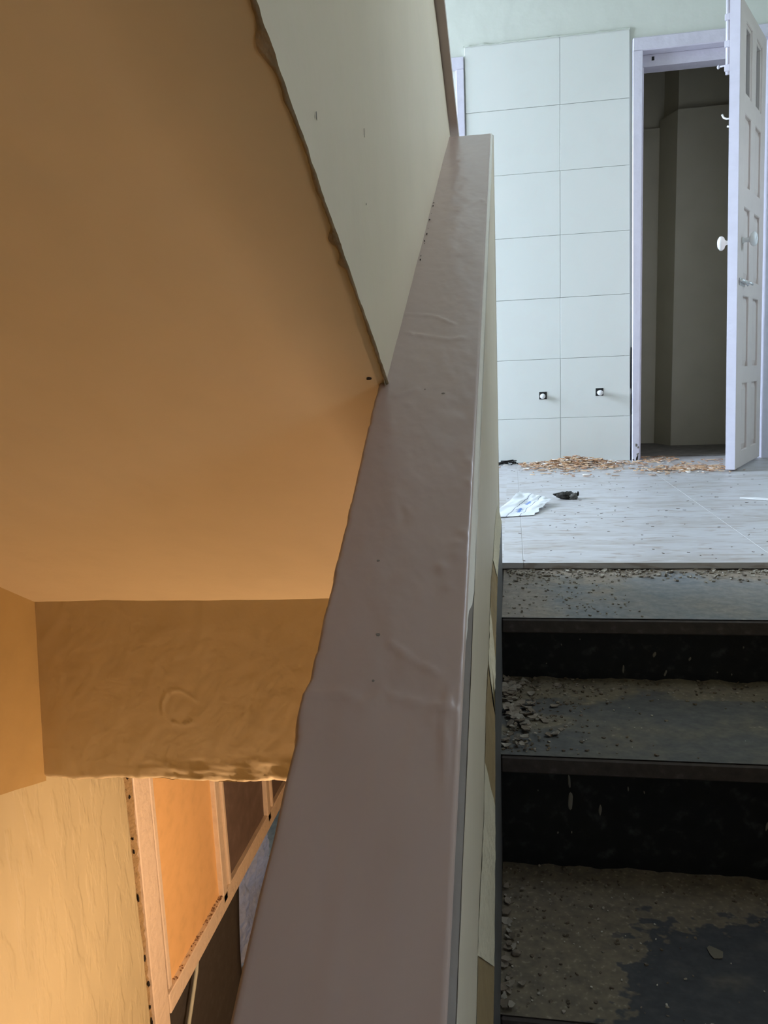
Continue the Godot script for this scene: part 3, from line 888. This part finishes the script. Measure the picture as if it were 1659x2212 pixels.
# ------------------------------------------------------------------ lobby one storey down
func lower_lobby() -> void:
	# bright plastered wall left of the partition frame
	var st := S()
	grid(st, 90, 70, func(u: float, v: float) -> Vector3:
		var z := lerpf(-1.0, 3.55, u)
		var y := lerpf(-3.2, -0.25, v)
		var d := 0.004 * nz.get_noise_2d(z * 2.0, y * 1.2) + 0.0015 * nz.get_noise_2d(z * 14.0, y * 4.0)
		return Vector3(-1.452 + d, y, z + 0.008 * nz2.get_noise_2d(y * 9.0, 2.0) * (1.0 - u) * (1.0 if u < 0.02 else 0.0)), Vector3.RIGHT)
	struct("wall_lobby", st, M.lobby_wall, "bright yellow lit rough plaster wall beside the wooden partition", "wall")
	wall_box("wall_lobby_core", Vector3(-1.62, -3.2, -0.99), Vector3(-1.47, -0.25, 3.55), M.warm_cream, "thick wall behind the yellow lit plaster")
	wall_box("wall_lobby_far", Vector3(-1.62, -3.2, -5.0), Vector3(-1.45, -0.15, -3.35), M.warm_cream, "cream lobby wall beyond the wooden partition")
	wall_box("wall_lobby_right", Vector3(0.95, -3.2, -5.0), Vector3(1.05, -0.15, LZ), M.warm_cream, "cream right wall of the lower lobby")
	wall_box("wall_lobby_back", Vector3(-1.45, -3.2, -4.6), Vector3(0.95, -0.15, -4.5), M.warm_cream, "cream end wall of the lower lobby")
	# broken plaster edge between wall and frame
	st = S()
	grid(st, 8, 160, func(u: float, v: float) -> Vector3:
		var y := lerpf(-3.0, -0.8, v)
		var n := nz2.get_noise_2d(y * 22.0, u * 2.0)
		return Vector3(-1.458 - 0.014 * sin(u * PI) + 0.006 * n, y, lerpf(-0.985, -1.062, u) + 0.004 * n), Vector3.RIGHT)
	var e := struct("trim_1", st, M.reveal, "broken tan plaster edge along the partition frame", "plaster edge")
	for i in 16:
		var h := S()
		var y := -0.98 - 0.075 * i - rng.randf_range(0.0, 0.05)
		if i in [2, 5, 6, 8, 9, 11]: continue
		lump(h, Vector3(0.004, rng.randf_range(0.005, 0.026), rng.randf_range(0.003, 0.007)), 0.9, Transform3D(Basis(), Vector3(-1.464, y, rng.randf_range(-1.05, -1.03))), i * 3.0, 8, 6)
		obj("hole", h, M.dirt, e)
	# the bulb that lights the lobby, on the spine wall
	var t := thing("pendant_lamp", "small bare bulb hanging on a cord under the stair flight", "lamp", Vector3(-0.12, -1.408, -0.31))
	st = S()
	tube(st, [Vector3(0, 1.07, 0), Vector3(0, 0.06, 0)], 0.004)
	lathe(st, [Vector2(0, 0.07), Vector2(0.012, 0.068), Vector2(0.019, 0.05), Vector2(0.019, 0.0), Vector2(0, 0.0)], 16, Transform3D())
	obj("cord", st, M.white, t)
	st = S()
	lathe(st, [Vector2(0, -0.075), Vector2(0.015, -0.072), Vector2(0.027, -0.058), Vector2(0.03, -0.042), Vector2(0.026, -0.026), Vector2(0.016, -0.008), Vector2(0.013, 0.0)], 20, Transform3D())
	var gm := mat(Color(1, 0.9, 0.7), 0.4)
	gm.emission_enabled = true; gm.emission = Color(1.0, 0.78, 0.5); gm.emission_energy_multiplier = 4.0
	obj("bulb", st, gm, t)

func partition() -> void:
	# wooden frame with fixed panels, seen along its length
	var root := thing("window_1", "painted wooden partition frame with orange and brown panels over a dark opening", "partition", Vector3.ZERO, "", "structure")
	var X := -1.45
	var stile := func(z0: float, z1: float, x0: float, x1: float, y0: float, y1: float, lean: float) -> SurfaceTool:
		var s := S()
		box(s, Vector3(x0, y0, z0), Vector3(x1, y1, z1), 0.004, Transform3D(Basis(Vector3(1, 0, 0), Vector3(0, 1, lean), Vector3(0, 0, 1)), Vector3(0, 0, -lean * -1.6)))
		return s
	obj("stile", stile.call(-1.172, -1.052, X - 0.06, X, -3.2, -0.25, -0.02), M.frame, root)
	obj("glazing_bead", stile.call(-1.230, -1.200, X - 0.06, X - 0.010, -2.07, -0.25, -0.01), M.frame, root)
	var st := S()
	box(st, Vector3(X - 0.055, -2.07, -1.215), Vector3(X - 0.024, -0.25, -1.15))
	obj("rabbet", st, M.panel_brown, root)
	for k in 3:
		var d := -0.735 * k
		obj("mullion", stile.call(-1.866 + d, -1.815 + d, X - 0.06, X, -2.12, -0.25, 0.0), M.frame, root)
		obj("mullion", stile.call(-1.915 + d, -1.866 + d, X - 0.06, X - 0.016, -2.11, -0.25, 0.0), M.frame, root)
		obj("glazing_bead", stile.call(-1.938 + d, -1.912 + d, X - 0.05, X - 0.004, -2.10, -0.25, 0.0), M.frame, root)
	st = S()
	box(st, Vector3(X - 0.06, -2.168, -3.35), Vector3(X, -2.075, -1.172), 0.005)
	obj("transom", st, M.frame, root)
	var names := [[M.panel_orange, -1.815, -1.215, "orange painted panel"], [M.panel_brown, -2.55, -1.93, "dark brown panel"], [M.panel_brown, -3.28, -2.67, "dark brown panel"]]
	for p in names:
		st = S()
		grid(st, 20, 30, func(u: float, v: float) -> Vector3:
			var z := lerpf(p[1], p[2], u)
			var y := lerpf(-2.085, -0.25, v)
			return Vector3(X - 0.027 + 0.003 * nz.get_noise_2d(z * 2.0, y * 1.5), y, z), Vector3.RIGHT)
		box(st, Vector3(X - 0.045, -2.085, p[1]), Vector3(X - 0.032, -0.25, p[2]))
		obj("panel", st, p[0], root).set_meta("label", p[3])
	# crumbs of paint and dirt along the ledge
	st = S()
	for i in 80:
		var z := -1.25 - 0.56 * (1.0 - pow(rng.randf(), 1.8))
		var s := rng.randf_range(0.002, 0.006)
		chip(st, rng, s, s * rng.randf_range(0.5, 1.0), 0.0015, 0.2, 5, Transform3D(Basis(Vector3.UP, rng.randf() * TAU) * Basis(Vector3.RIGHT, rng.randf_range(-0.5, 0.5)), Vector3(X - rng.randf_range(0.006, 0.026), -2.074, z)))
	obj("ledge_dirt", st, paint(Color(0.55, 0.42, 0.31), 0.95, 0.3, 8.0, 0.0, 31), root).set_meta("kind", "stuff")

	# what shows through the opening below
	st = S()
	grid(st, 16, 30, func(u: float, v: float) -> Vector3:
		var y := lerpf(-3.19, -1.95, v)
		var zb := -2.24 + 0.035 * sin(v * 5.0) - 0.05 * v
		return Vector3(-1.56, y, lerpf(-1.18, zb, u)), Vector3.RIGHT)
	grid(st, 16, 30, func(u: float, v: float) -> Vector3:
		var y := lerpf(-3.19, -1.95, v)
		var zb := -2.24 + 0.035 * sin(v * 5.0) - 0.05 * v
		return Vector3(-1.585, y, lerpf(-1.18, zb, u)), Vector3.LEFT)
	grid(st, 2, 30, func(u: float, v: float) -> Vector3:
		return Vector3(lerpf(-1.56, -1.585, u), lerpf(-3.19, -1.95, v), -2.24 + 0.035 * sin(v * 5.0) - 0.05 * v), Vector3.FORWARD)
	tag(obj("dark_board", st, M.dark_board), "dark board standing in the opening under the wooden transom", "board")
	st = S()
	grid(st, 60, 90, func(u: float, v: float) -> Vector3:
		var y := lerpf(-3.19, -2.0, v)
		var z := lerpf(-2.05, -3.25, u)
		var d := 0.06 * nz.get_noise_2d(z * 3.0, y * 2.2) + 0.035 * absf(nz.get_noise_2d(z * 9.0, y * 7.0))
		return Vector3(-1.72 + d, y, z), Vector3.RIGHT)
	tag(obj("plastic_sheet", st, M.sheet), "crumpled bluish white plastic sheet hanging behind the dark board", "sheet")
	st = S()
	tube(st, [Vector3(-1.525, -1.95, -1.70), Vector3(-1.52, -2.15, -1.645), Vector3(-1.52, -2.315, -1.576), Vector3(-1.52, -2.487, -1.451), Vector3(-1.52, -2.75, -1.30), Vector3(-1.515, -3.19, -1.20)], 0.0095, 10)
	tag(obj("cable", st, M.cable), "pale grey cable hanging in front of the dark board", "cable")

# ------------------------------------------------------------------ bathroom door
func slant(st: SurfaceTool, a0: float, b0: float, a1: float, b1: float, y0: float, y1: float, z0: float, z1: float) -> void:
	# upright whose left edge runs a0 -> a1 and right edge b0 -> b1 from bottom to top; front arrises eased
	var e := 0.003
	prism(st, [Vector3(a0, y0, z0), Vector3(b0, y0, z0), Vector3(b1, y1, z0), Vector3(a1, y1, z0)], Vector3(0, 0, z1 - e - z0))
	var f := [Vector3(a0 + e, y0, z1), Vector3(b0 - e, y0, z1), Vector3(b1 - e, y1, z1), Vector3(a1 + e, y1, z1)]
	var g := [Vector3(a0, y0, z1 - e), Vector3(b0, y0, z1 - e), Vector3(b1, y1, z1 - e), Vector3(a1, y1, z1 - e)]
	quad(st, f[0], f[1], f[2], f[3], Vector3.BACK)
	quad(st, f[1], f[2], g[2], g[1], Vector3(1, 0, 1))
	quad(st, f[0], f[3], g[3], g[0], Vector3(-1, 0, 1))

func door_frame() -> void:
	var root := thing("door_1", "lavender painted wooden door frame round the dark doorway at the right", "door frame", Vector3.ZERO, "", "structure")
	var st := S()
	slant(st, 0.628, 0.664, 0.605, 0.6515, 0.02, 1.945, -2.70, -2.553)
	obj("jamb", st, M.lavender, root)
	st = S()
	slant(st, 1.245, 1.295, 1.205, 1.255, 0.02, 1.945, -2.70, -2.553)
	obj("jamb", st, M.lavender, root)
	st = S()
	slant(st, 0.664, 0.678, 0.6515, 0.666, 0.02, 1.89, -2.70, -2.612)
	slant(st, 1.225, 1.245, 1.19, 1.205, 0.02, 1.89, -2.70, -2.612)
	box(st, Vector3(0.652, 1.892, -2.70), Vector3(1.205, 1.945, -2.612), 0.002)
	obj("door_stop", st, M.lavender, root)
	st = S()
	box(st, Vector3(0.605, 1.945, -2.70), Vector3(1.255, 2.004, -2.553), 0.004)
	obj("head", st, M.lavender, root)
	st = S()
	box(st, Vector3(0.70, 1.917, -2.613), Vector3(0.712, 1.934, -2.6105))
	obj("bolt_hole", st, M.black, root)
	# peeling, blackened foot of the jamb
	st = S()
	for i in 14:
		chip(st, rng, rng.randf_range(0.002, 0.006), rng.randf_range(0.003, 0.012), 0.0006, 0.0, 7, Transform3D(Basis(Vector3(1, 0, 0), Vector3(0, 0, 1), Vector3(0, -1, 0)), Vector3(rng.randf_range(0.632, 0.658), 0.022 + 0.08 * pow(rng.randf(), 2.0), -2.5528)))
	obj("bare_spot", st, M.edge_shade_dirt, root).set_meta("kind", "stuff")

func door_leaf() -> void:
	var u := Vector3(0.2427, 0, -0.4914).normalized()
	var up := Vector3(-0.0436, 1.9013, 0).normalized()
	var n := u.cross(up).normalized()
	up = n.cross(u).normalized()
	var root := thing("door_leaf", "open lavender panelled door with two small glazed lights at the top", "door", Vector3(0.9866, 0.029, -2.0371))
	root.basis = Basis(u, Vector3(-0.0436, 1.9013, 0).normalized(), n)
	var L := 0.548
	var T := 0.040
	var us := [[0.0, 0.112], [0.238, 0.328], [0.458, L]]
	var ys := [[0.0, 0.075], [0.370, 0.445], [0.745, 0.818], [1.112, 1.200], [1.482, 1.560], [1.835, 1.901]]
	var st := S()
	for s in [us[0], us[2]]: box(st, Vector3(s[0], 0, -T), Vector3(s[1], 1.901, 0), 0.003)
	for y in ys: box(st, Vector3(0.10, y[0], -T + 0.0002), Vector3(0.47, y[1], -0.0002), 0.003)
	for k in 5: box(st, Vector3(us[1][0], ys[k][1] - 0.006, -T + 0.0004), Vector3(us[1][1], ys[k + 1][0] + 0.006, -0.0004), 0.003)
	obj("leaf_frame", st, M.door_paint, root)
	var fr: Material = M.lavender
	st = S()
	box(st, Vector3(-0.0012, 0.0, -T - 0.0005), Vector3(0.001, 1.901, -0.0015), 0.0005)
	obj("edge_strip", st, fr, root).set_meta("label", "bright lavender leading edge")
	for k in 5:
		for c in 2:
			var a: float = us[c][1] - 0.004
			var b: float = us[c + 1][0] + 0.004
			var y0: float = ys[k][1] - 0.004
			var y1: float = ys[k + 1][0] + 0.004
			st = S()
			if k < 4:
				box(st, Vector3(a, y0, -T + 0.013), Vector3(b, y1, -0.013))
				# raised field with sloping margins
				var m := 0.030
				for s in [-0.013, -T + 0.013]:
					var lift := 0.008 if s > -0.02 else -0.008
					var q := [Vector3(a + 0.008, y0 + 0.008, s), Vector3(b - 0.008, y0 + 0.008, s), Vector3(b - 0.008, y1 - 0.008, s), Vector3(a + 0.008, y1 - 0.008, s)]
					var w := [Vector3(a + m, y0 + m, s + lift), Vector3(b - m, y0 + m, s + lift), Vector3(b - m, y1 - m, s + lift), Vector3(a + m, y1 - m, s + lift)]
					quad(st, w[0], w[1], w[2], w[3], Vector3(0, 0, lift))
					for i in 4:
						var j := (i + 1) % 4
						quad(st, q[i], q[j], w[j], w[i], Vector3(0, 0, lift))
				obj("panel", st, M.door_paint, root)
			else:
				for s2 in [[a, a + 0.016, y0, y1], [b - 0.016, b, y0, y1], [a, b, y0, y0 + 0.016], [a, b, y1 - 0.016, y1]]:
					box(st, Vector3(s2[0], s2[2], -0.024), Vector3(s2[1], s2[3], -0.005), 0.003)
				obj("glazing_bead", st, M.door_paint, root)
				st = S()
				box(st, Vector3(a, y0, -0.030), Vector3(b, y1, -0.026))
				var gm := mat(Color(0.55, 0.60, 0.64), 0.35, 0.6)
				obj("glass_pane", st, gm, root).set_meta("label", "frosted grey glass")
	# round knobs on both faces
	for s in [1.0, -1.0]:
		var at := Vector3(0.085, 0.972, 0.0 if s > 0 else -T)
		st = S()
		lathe(st, [Vector2(0, 0), Vector2(0.013, 0.0), Vector2(0.012, 0.004), Vector2(0.009, 0.007), Vector2(0.009, 0.024), Vector2(0.013, 0.030), Vector2(0.024, 0.034), Vector2(0.030, 0.042), Vector2(0.029, 0.050), Vector2(0.020, 0.057), Vector2(0.008, 0.058), Vector2(0.006, 0.055), Vector2(0, 0.055)], 28, axis_xf(at, Vector3(0, 0, s)))
		obj("knob", st, M.white, root).set_meta("label", "round white knob")
	# chrome latch with a hasp end
	st = S()
	box(st, Vector3(0.03, 0.785, 0.0), Vector3(0.13, 0.815, 0.004), 0.0015)
	tube(st, [Vector3(0.02, 0.802, 0.012), Vector3(0.08, 0.800, 0.014), Vector3(0.15, 0.795, 0.012)], 0.007, 10)
	tube(st, [Vector3(0.10, 0.80, 0.014), Vector3(0.11, 0.795, 0.03), Vector3(0.13, 0.79, 0.034)], 0.005, 8)
	obj("latch", st, M.chrome, root).set_meta("label", "chrome latch")
	st = S()
	lathe(st, [Vector2(0, 0), Vector2(0.007, 0), Vector2(0.006, 0.004), Vector2(0, 0.004)], 12, axis_xf(Vector3(0.20, 0.798, 0.0), Vector3(0, 0, 1)))
	obj("screw", st, M.black, root)
	# tower bolt on the back near the top
	st = S()
	tube(st, [Vector3(0.012, 1.62, -T - 0.010), Vector3(0.012, 1.92, -T - 0.010)], 0.009, 12)
	tube(st, [Vector3(0.012, 1.655, -T - 0.010), Vector3(0.012, 1.657, -T - 0.04)], 0.0035, 8)
	lump(st, Vector3(0.006, 0.008, 0.006), 0.0, Transform3D(Basis(), Vector3(0.012, 1.657, -T - 0.046)), 0.0, 10, 6)
	for y in [1.63, 1.72, 1.82]: box(st, Vector3(-0.0, y, -T - 0.021), Vector3(0.024, y + 0.025, -T), 0.002)
	obj("tower_bolt", st, M.lavender, root)
	# bent white pegs
	st = S()
	tube(st, [Vector3(0.02, 1.452, -T), Vector3(0.02, 1.453, -T - 0.014), Vector3(0.02, 1.461, -T - 0.026), Vector3(0.02, 1.474, -T - 0.032)], 0.0038, 8)
	obj("peg", st, M.white, root)
	st = S()
	tube(st, [Vector3(0.02, 1.42, -T), Vector3(0.02, 1.424, -T - 0.012)], 0.0038, 8)
	obj("peg", st, M.white, root)

# ------------------------------------------------------------------ pipes in the wall
func wall_pipes() -> void:
	var info := [[0.184, 0.364, 0.026, "white capped pipe stub in a square black cutout, left tile column"], [0.465, 0.372, 0.062, "white capped pipe stub with long shadow, right tile column near door"]]
	for p in info:
		var t := thing("pipe_stub", p[3], "pipe", Vector3(p[0], p[1], WZ), "pipe stubs in the tiled wall")
		var st := S()
		box(st, Vector3(-0.019, -0.018, -0.001), Vector3(0.019, 0.020, 0.0016), 0.0006)
		obj("cutout", st, M.black, t)
		st = S()
		lathe(st, [Vector2(0.0105, 0.0), Vector2(0.0105, p[2] - 0.012), Vector2(0.0135, p[2] - 0.012), Vector2(0.0135, p[2] - 0.002), Vector2(0.0115, p[2]), Vector2(0, p[2])], 24, axis_xf(Vector3(-0.002, -0.002, 0), Vector3(0, 0, 1)))
		obj("cap", st, M.white, t)

# ------------------------------------------------------------------ litter on the landing
func floor_litter() -> void:
	var fy := 0.0203
	# printed sheet of paper
	var W := 256
	var im := Image.create(W, W, false, Image.FORMAT_RGB8)
	im.fill(Color(0.90, 0.91, 0.92))
	var r2 := RandomNumberGenerator.new(); r2.seed = 5
	for x0 in [92, 170]:
		im.fill_rect(Rect2i(x0, 0, 4, W), Color(0.32, 0.35, 0.45))
	for c in [[0, 70], [1, 165]]:
		for k in 9:
			var yy: int = c[1] + k * 4 - 16
			im.fill_rect(Rect2i(108 + r2.randi_range(0, 12), yy, r2.randi_range(18, 44), 2), Color(0.38, 0.48, 0.72))
		im.fill_rect(Rect2i(126, c[1] - 22, 16, 46), Color(0.45, 0.56, 0.80))
	var pm := mat(Color.WHITE, 0.55)
	pm.albedo_texture = ImageTexture.create_from_image(im)
	var A := Vector3(-0.05, 0.024, -0.985)
	var E := Vector3(0.092, 0.0225, -1.03)
	var B := Vector3(0.05, 0.060, -1.30)
	var C := Vector3(0.163, 0.040, -1.26)
	var st := S()
	for side in 2:
		grid(st, 26, 26, func(u: float, v: float) -> Vector3:
			var p := A.lerp(E, u).lerp(B.lerp(C, u), v)
			p.y += 0.004 * sin(u * 7.0 + v * 2.0) * v * (1.0 - v) * 2.0 + 0.007 * nz.get_noise_2d(u * 2.2, v * 2.2) * (0.2 + v)
			p.x += 0.012 * nz2.get_noise_2d(v * 4.0, 2.0) * u
			p.y = maxf(p.y, fy + 0.0012)
			return p + Vector3(0, -0.0006 * side, 0), Vector3.UP if side == 0 else Vector3.DOWN, true)
	tag(obj("paper_sheet", st, pm), "crumpled white printed paper sheet lying on the landing floor by the parapet", "paper")
	# dark dried lump
	var lump_root := thing("dark_lump", "dark shrivelled lump lying right of the paper sheet on the floor", "debris", Vector3(0.218, fy + 0.0125, -1.365))
	st = S()
	lump(st, Vector3(0.034, 0.015, 0.022), 0.5, Transform3D(), 4.0, 26, 16)
	obj("body", st, paint(Color(0.21, 0.20, 0.18), 0.8, 0.5, 14.0, 0.3, 33), lump_root)
	st = S()
	lump(st, Vector3(0.019, 0.0125, 0.018), 0.5, Transform3D(Basis(), Vector3(0.025, -0.002, 0.008)), 9.0, 18, 12)
	obj("worn_end", st, paint(Color(0.40, 0.39, 0.37), 0.85, 0.4, 14.0, 0.3, 34), lump_root).set_meta("label", "paler grey worn end")
	st = S()
	lump(st, Vector3(0.010, 0.004, 0.004), 0.4, Transform3D(Basis(), Vector3(-0.038, 0.005, 0.0)), 2.0, 10, 8)
	obj("nub", st, mat(Color(0.12, 0.11, 0.10), 0.8), lump_root)
	st = S()
	lump(st, Vector3(0.004, 0.009, 0.004), 0.4, Transform3D(Basis(), Vector3(0.044, 0.006, 0.0)), 3.0, 10, 8)
	obj("nub", st, mat(Color(0.12, 0.11, 0.10), 0.8), lump_root)
	# white strip at the right
	st = S()
	prism(st, [Vector3(0.81, fy + 0.001, -1.315), Vector3(0.85, fy + 0.001, -1.282), Vector3(0.98, fy + 0.001, -1.19), Vector3(0.99, fy + 0.001, -1.21), Vector3(0.86, fy + 0.001, -1.312)], Vector3(0, 0.004, 0))
	tag(obj("white_strip", st, mat(Color(0.9, 0.9, 0.9), 0.6)), "flat pointed white strip on the landing floor at the right edge", "strip")
	# black tuft by the wall
	st = S()
	for i in 26:
		var p := Vector3(rng.randf_range(-0.05, 0.03), fy + rng.randf_range(0.003, 0.016), -2.50 + rng.randf_range(-0.03, 0.03))
		var d := Vector3(rng.randf_range(-1, 1), rng.randf_range(-0.15, 0.15), rng.randf_range(-0.6, 0.6)).normalized() * rng.randf_range(0.015, 0.035)
		tube(st, [p - d, p + Vector3(0, 0.004, 0), p + d], 0.0025, 5)
	tag(obj("black_tuft", st, mat(Color(0.06, 0.05, 0.045), 0.8)), "small tangle of black twigs at the foot of the tiled wall", "debris")
	# broad wood chips: heap as stuff, larger ones singly
	var cols := [Color(0.72, 0.56, 0.42), Color(0.79, 0.67, 0.54), Color(0.58, 0.43, 0.32), Color(0.72, 0.62, 0.55), Color(0.90, 0.87, 0.83)]
	var cm := []
	for c in cols: cm.append(mat(c, 0.8))
	var spot := func() -> Vector3:
		var k := rng.randf()
		if k < 0.60:
			return Vector3(0.34 + rng.randfn(0.0, 0.125), 0, -2.50 + absf(rng.randfn(0.0, 0.13)))
		if k < 0.80:
			return Vector3(0.80 + rng.randfn(0.0, 0.09), 0, -2.17 + rng.randfn(0.0, 0.06))
		if k < 0.86:
			return Vector3(rng.randf_range(0.67, 0.85), 0, rng.randf_range(-2.68, -2.48))
		return Vector3(rng.randf_range(0.08, 1.05), 0, -2.50 + 0.55 * pow(rng.randf(), 1.5))
	st = S()
	for i in 1150:
		var p: Vector3 = spot.call()
		if p.z < -2.54 and p.x < 0.67: p.z = -2.53
		if p.x < 0.06: p.x = 0.30
		var near := exp(-pow((p.x - 0.34) / 0.14, 2.0)) * exp(-pow((p.z + 2.5) / 0.12, 2.0))
		p.y = fy + 0.001 + rng.randf() * (0.003 + 0.034 * near)
		var l := rng.randf_range(0.006, 0.024)
		var tilt := rng.randf_range(-0.6, 0.6) * (0.3 + near)
		st.set_color((cols[[0, 0, 0, 1, 1, 1, 2, 3, 3, 4][rng.randi_range(0, 9)]] as Color).srgb_to_linear())
		chip(st, rng, l, l * rng.randf_range(0.22, 0.5), 0.0024, rng.randf_range(0.0, 0.25), 5, Transform3D(Basis(Vector3.UP, rng.randfn(0.0, 0.7)) * Basis(Vector3.RIGHT, tilt), p))
	var vm := mat(Color.WHITE, 0.8)
	vm.vertex_color_use_as_albedo = true
	M.mixed = vm
	tag(obj("wood_chips", st, vm), "tan wood chips and splinters heaped along the tiled wall and before the doorway", "wood chips", "", "stuff")
	var proto := []
	for m in 5:
		st = S()
		chip(st, rng, 0.027, 0.008, 0.0035, 0.12, 7, Transform3D())
		proto.append(obj("wood_chip", st, cm[m]))
	var nchip := 0
	for i in 45:
		var m := rng.randi_range(0, 4)
		var p: Vector3 = spot.call()
		if p.z < -2.53 and p.x < 0.66: p.z = -2.52
		var c: MeshInstance3D = proto[m]
		if i >= 5:
			c = c.duplicate()
			c.name = numbered("wood_chip", self)
			add_child(c)
		else:
			c = proto[i]
		var near := exp(-pow((p.x - 0.33) / 0.12, 2.0)) * exp(-pow((p.z + 2.5) / 0.10, 2.0))
		c.transform = Transform3D(Basis(Vector3.UP, rng.randfn(0.0, 0.5)) * Basis(Vector3.RIGHT, rng.randf_range(-0.2, 0.2)), Vector3(p.x, fy + 0.0012 + near * 0.02, p.z)).scaled_local(Vector3.ONE * rng.randf_range(0.6, 1.15))
		tag(c, "larger wood splinter lying loose by the tiled wall or doorway", "wood chip", "larger wood splinters near the tiled wall")
		nchip += 1
	# fine dark crumbs over the landing floor
	st = S()
	for i in 190:
		var x := rng.randf_range(0.0, 1.0)
		var z := rng.randf_range(-2.3, LZ - 0.02)
		var s := rng.randf_range(0.001, 0.0032)
		chip(st, rng, s * rng.randf_range(1.0, 3.0), s * 0.5, 0.001, 0.1, 5, Transform3D(Basis(Vector3.UP, rng.randfn(0.0, 0.5)), Vector3(x, fy, z)))
	tag(obj("floor_crumbs", st, mat(Color(0.42, 0.36, 0.31), 0.9)), "fine brown crumbs strewn over the pale landing floor", "debris", "", "stuff")

# ------------------------------------------------------------------ litter on the steps
func step_litter() -> void:
	var ys := [0.0, -0.1397, -0.3582]
	# grit swept against the back of the steps
	var grit_col := [Color(0.55, 0.52, 0.46), Color(0.40, 0.35, 0.27), Color(0.36, 0.31, 0.24)]
	var names := ["pale grit and crumbs below the landing edge on the top step", "brown grit gathered at the back of the middle step", "brown grit scattered over the lowest visible step"]
	for k in 3:
		var st := S()
		var count: int = [560, 520, 300][k]
		for i in count:
			st.set_color((grit_col[k] as Color).lerp(Color(0.68, 0.66, 0.61) if rng.randf() < 0.3 else Color(0.34, 0.30, 0.25), rng.randf_range(0.0, 0.7)).srgb_to_linear())
			var x := 0.005 + 0.70 * rng.randf()
			var z := 0.0
			if k == 0:
				z = LZ + 0.004 + absf(rng.randfn(0.0, 0.045)) if i < 360 else rng.randf_range(LZ, -0.01)
				if i >= 360: x *= 0.4
			elif k == 1:
				z = -0.022 + absf(rng.randfn(0.0, 0.05)) if i < 200 else rng.randf_range(-0.02, 0.295)
				if i >= 200: x = absf(rng.randfn(0.0, 0.10)) + 0.004
			else:
				z = 0.285 + absf(rng.randfn(0.0, 0.05)) if i < 150 else rng.randf_range(0.285, 0.6)
				if i >= 150: x = absf(rng.randfn(0.0, 0.12)) + 0.004
			var s: float = rng.randf_range(0.0012, 0.0042) * ([1.6, 1.1, 0.9][k] if i < 300 else 1.0)
			var back: float = [LZ, -0.0254, 0.2823][k]
			var pile: float = maxf(0.0, 0.007 - 0.08 * (z - back)) * 0.6 * (0.6 if k == 0 else 1.0)
			chip(st, rng, s, s * rng.randf_range(0.5, 1.0), s * 0.5, 0.2, 5, Transform3D(Basis(Vector3.UP, rng.randf() * TAU) * Basis(Vector3.RIGHT, rng.randf_range(-0.6, 0.6)), Vector3(x, ys[k] + pile, z)))
		st.set_color(Color(0.70, 0.68, 0.62).srgb_to_linear())
		for i in 50:
			var x := 0.01 + 0.5 * rng.randf() * rng.randf()
			var z: float = [rng.randf_range(LZ, -0.02), rng.randf_range(-0.02, 0.29), rng.randf_range(0.29, 0.6)][k]
			var s := rng.randf_range(0.001, 0.0028)
			chip(st, rng, s, s * 0.7, s * 0.5, 0.1, 5, Transform3D(Basis(Vector3.UP, rng.randf() * TAU), Vector3(x, ys[k] + 0.001, z)))
		tag(obj("grit", st, M.mixed), names[k], "grit", "", "stuff")
	# paint flakes heaped at the left end of the steps
	var fm := [mat(Color(0.50, 0.46, 0.40), 0.8), mat(Color(0.42, 0.375, 0.315), 0.85), mat(Color(0.55, 0.52, 0.465), 0.8)]
	var proto := []
	for m in 9:
		var st := S()
		chip(st, rng, 0.0085, 0.006, 0.0012, rng.randf_range(0.1, 0.45), 6, Transform3D())
		st.generate_normals()
		proto.append(st.commit())
	var make := func(p: Vector3, s: float, tilt: float, label: String, group: String) -> void:
		var o := MeshInstance3D.new()
		o.mesh = proto[rng.randi_range(0, 8)]
		o.material_override = fm[rng.randi_range(0, 2)]
		o.name = numbered("paint_flake", self)
		add_child(o)
		o.transform = Transform3D(Basis(Vector3.UP, rng.randf() * TAU) * Basis(Vector3.RIGHT, rng.randfn(0.0, tilt)), p).scaled_local(Vector3(s, s, s))
		tag(o, label, "paint flake", group)
	for i in 110:
		var z := rng.randf_range(-0.018, 0.285)
		var x := 0.006 + absf(rng.randfn(0.0, 0.042))
		if z > 0.04 and z < 0.10: x *= 0.5
		if x > 0.17: x = 0.03
		make.call(Vector3(x, ys[1] + 0.001 + rng.randf() * maxf(0.002, 0.012 - x * 0.15), z), rng.randf_range(0.5, 1.75), 0.35, "curled grey paint flake in the heap at the left end of the middle step", "paint flakes on the middle step")
	for i in 34:
		var z := rng.randf_range(0.33, 0.60)
		make.call(Vector3(0.005 + absf(rng.randfn(0.0, 0.009)), ys[2] + 0.001 + rng.randf() * 0.005, z), rng.randf_range(0.4, 1.2), 0.3, "grey paint flake lying along the skirting on the lowest visible step", "paint flakes on the lowest visible step")
	for i in 16:
		make.call(Vector3(rng.randf_range(0.04, 0.5), ys[0] + 0.004, LZ + rng.randf_range(0.012, 0.08)), rng.randf_range(0.4, 0.9), 0.3, "small pale flake in the grit below the landing edge", "flakes on the top step")
	# single pieces on the lowest step
	var st := S()
	lump(st, Vector3(0.007, 0.004, 0.005), 0.5, Transform3D(Basis(), Vector3(0.022, ys[2] + 0.004, 0.497)), 3.0)
	tag(obj("pebble", st, mat(Color(0.46, 0.42, 0.36), 0.9)), "small brown pebble near the skirting on the lowest visible step", "pebble")
	st = S()
	chip(st, rng, 0.011, 0.014, 0.001, 0.0, 10, Transform3D(Basis(Vector3.UP, 0.5), Vector3(0.309, ys[2] + 0.0008, 0.462)))
	tag(obj("plaster_blot", st, mat(Color(0.40, 0.38, 0.33), 0.9)), "pale oval plaster blot on the dark patch of the lowest visible step", "blot")
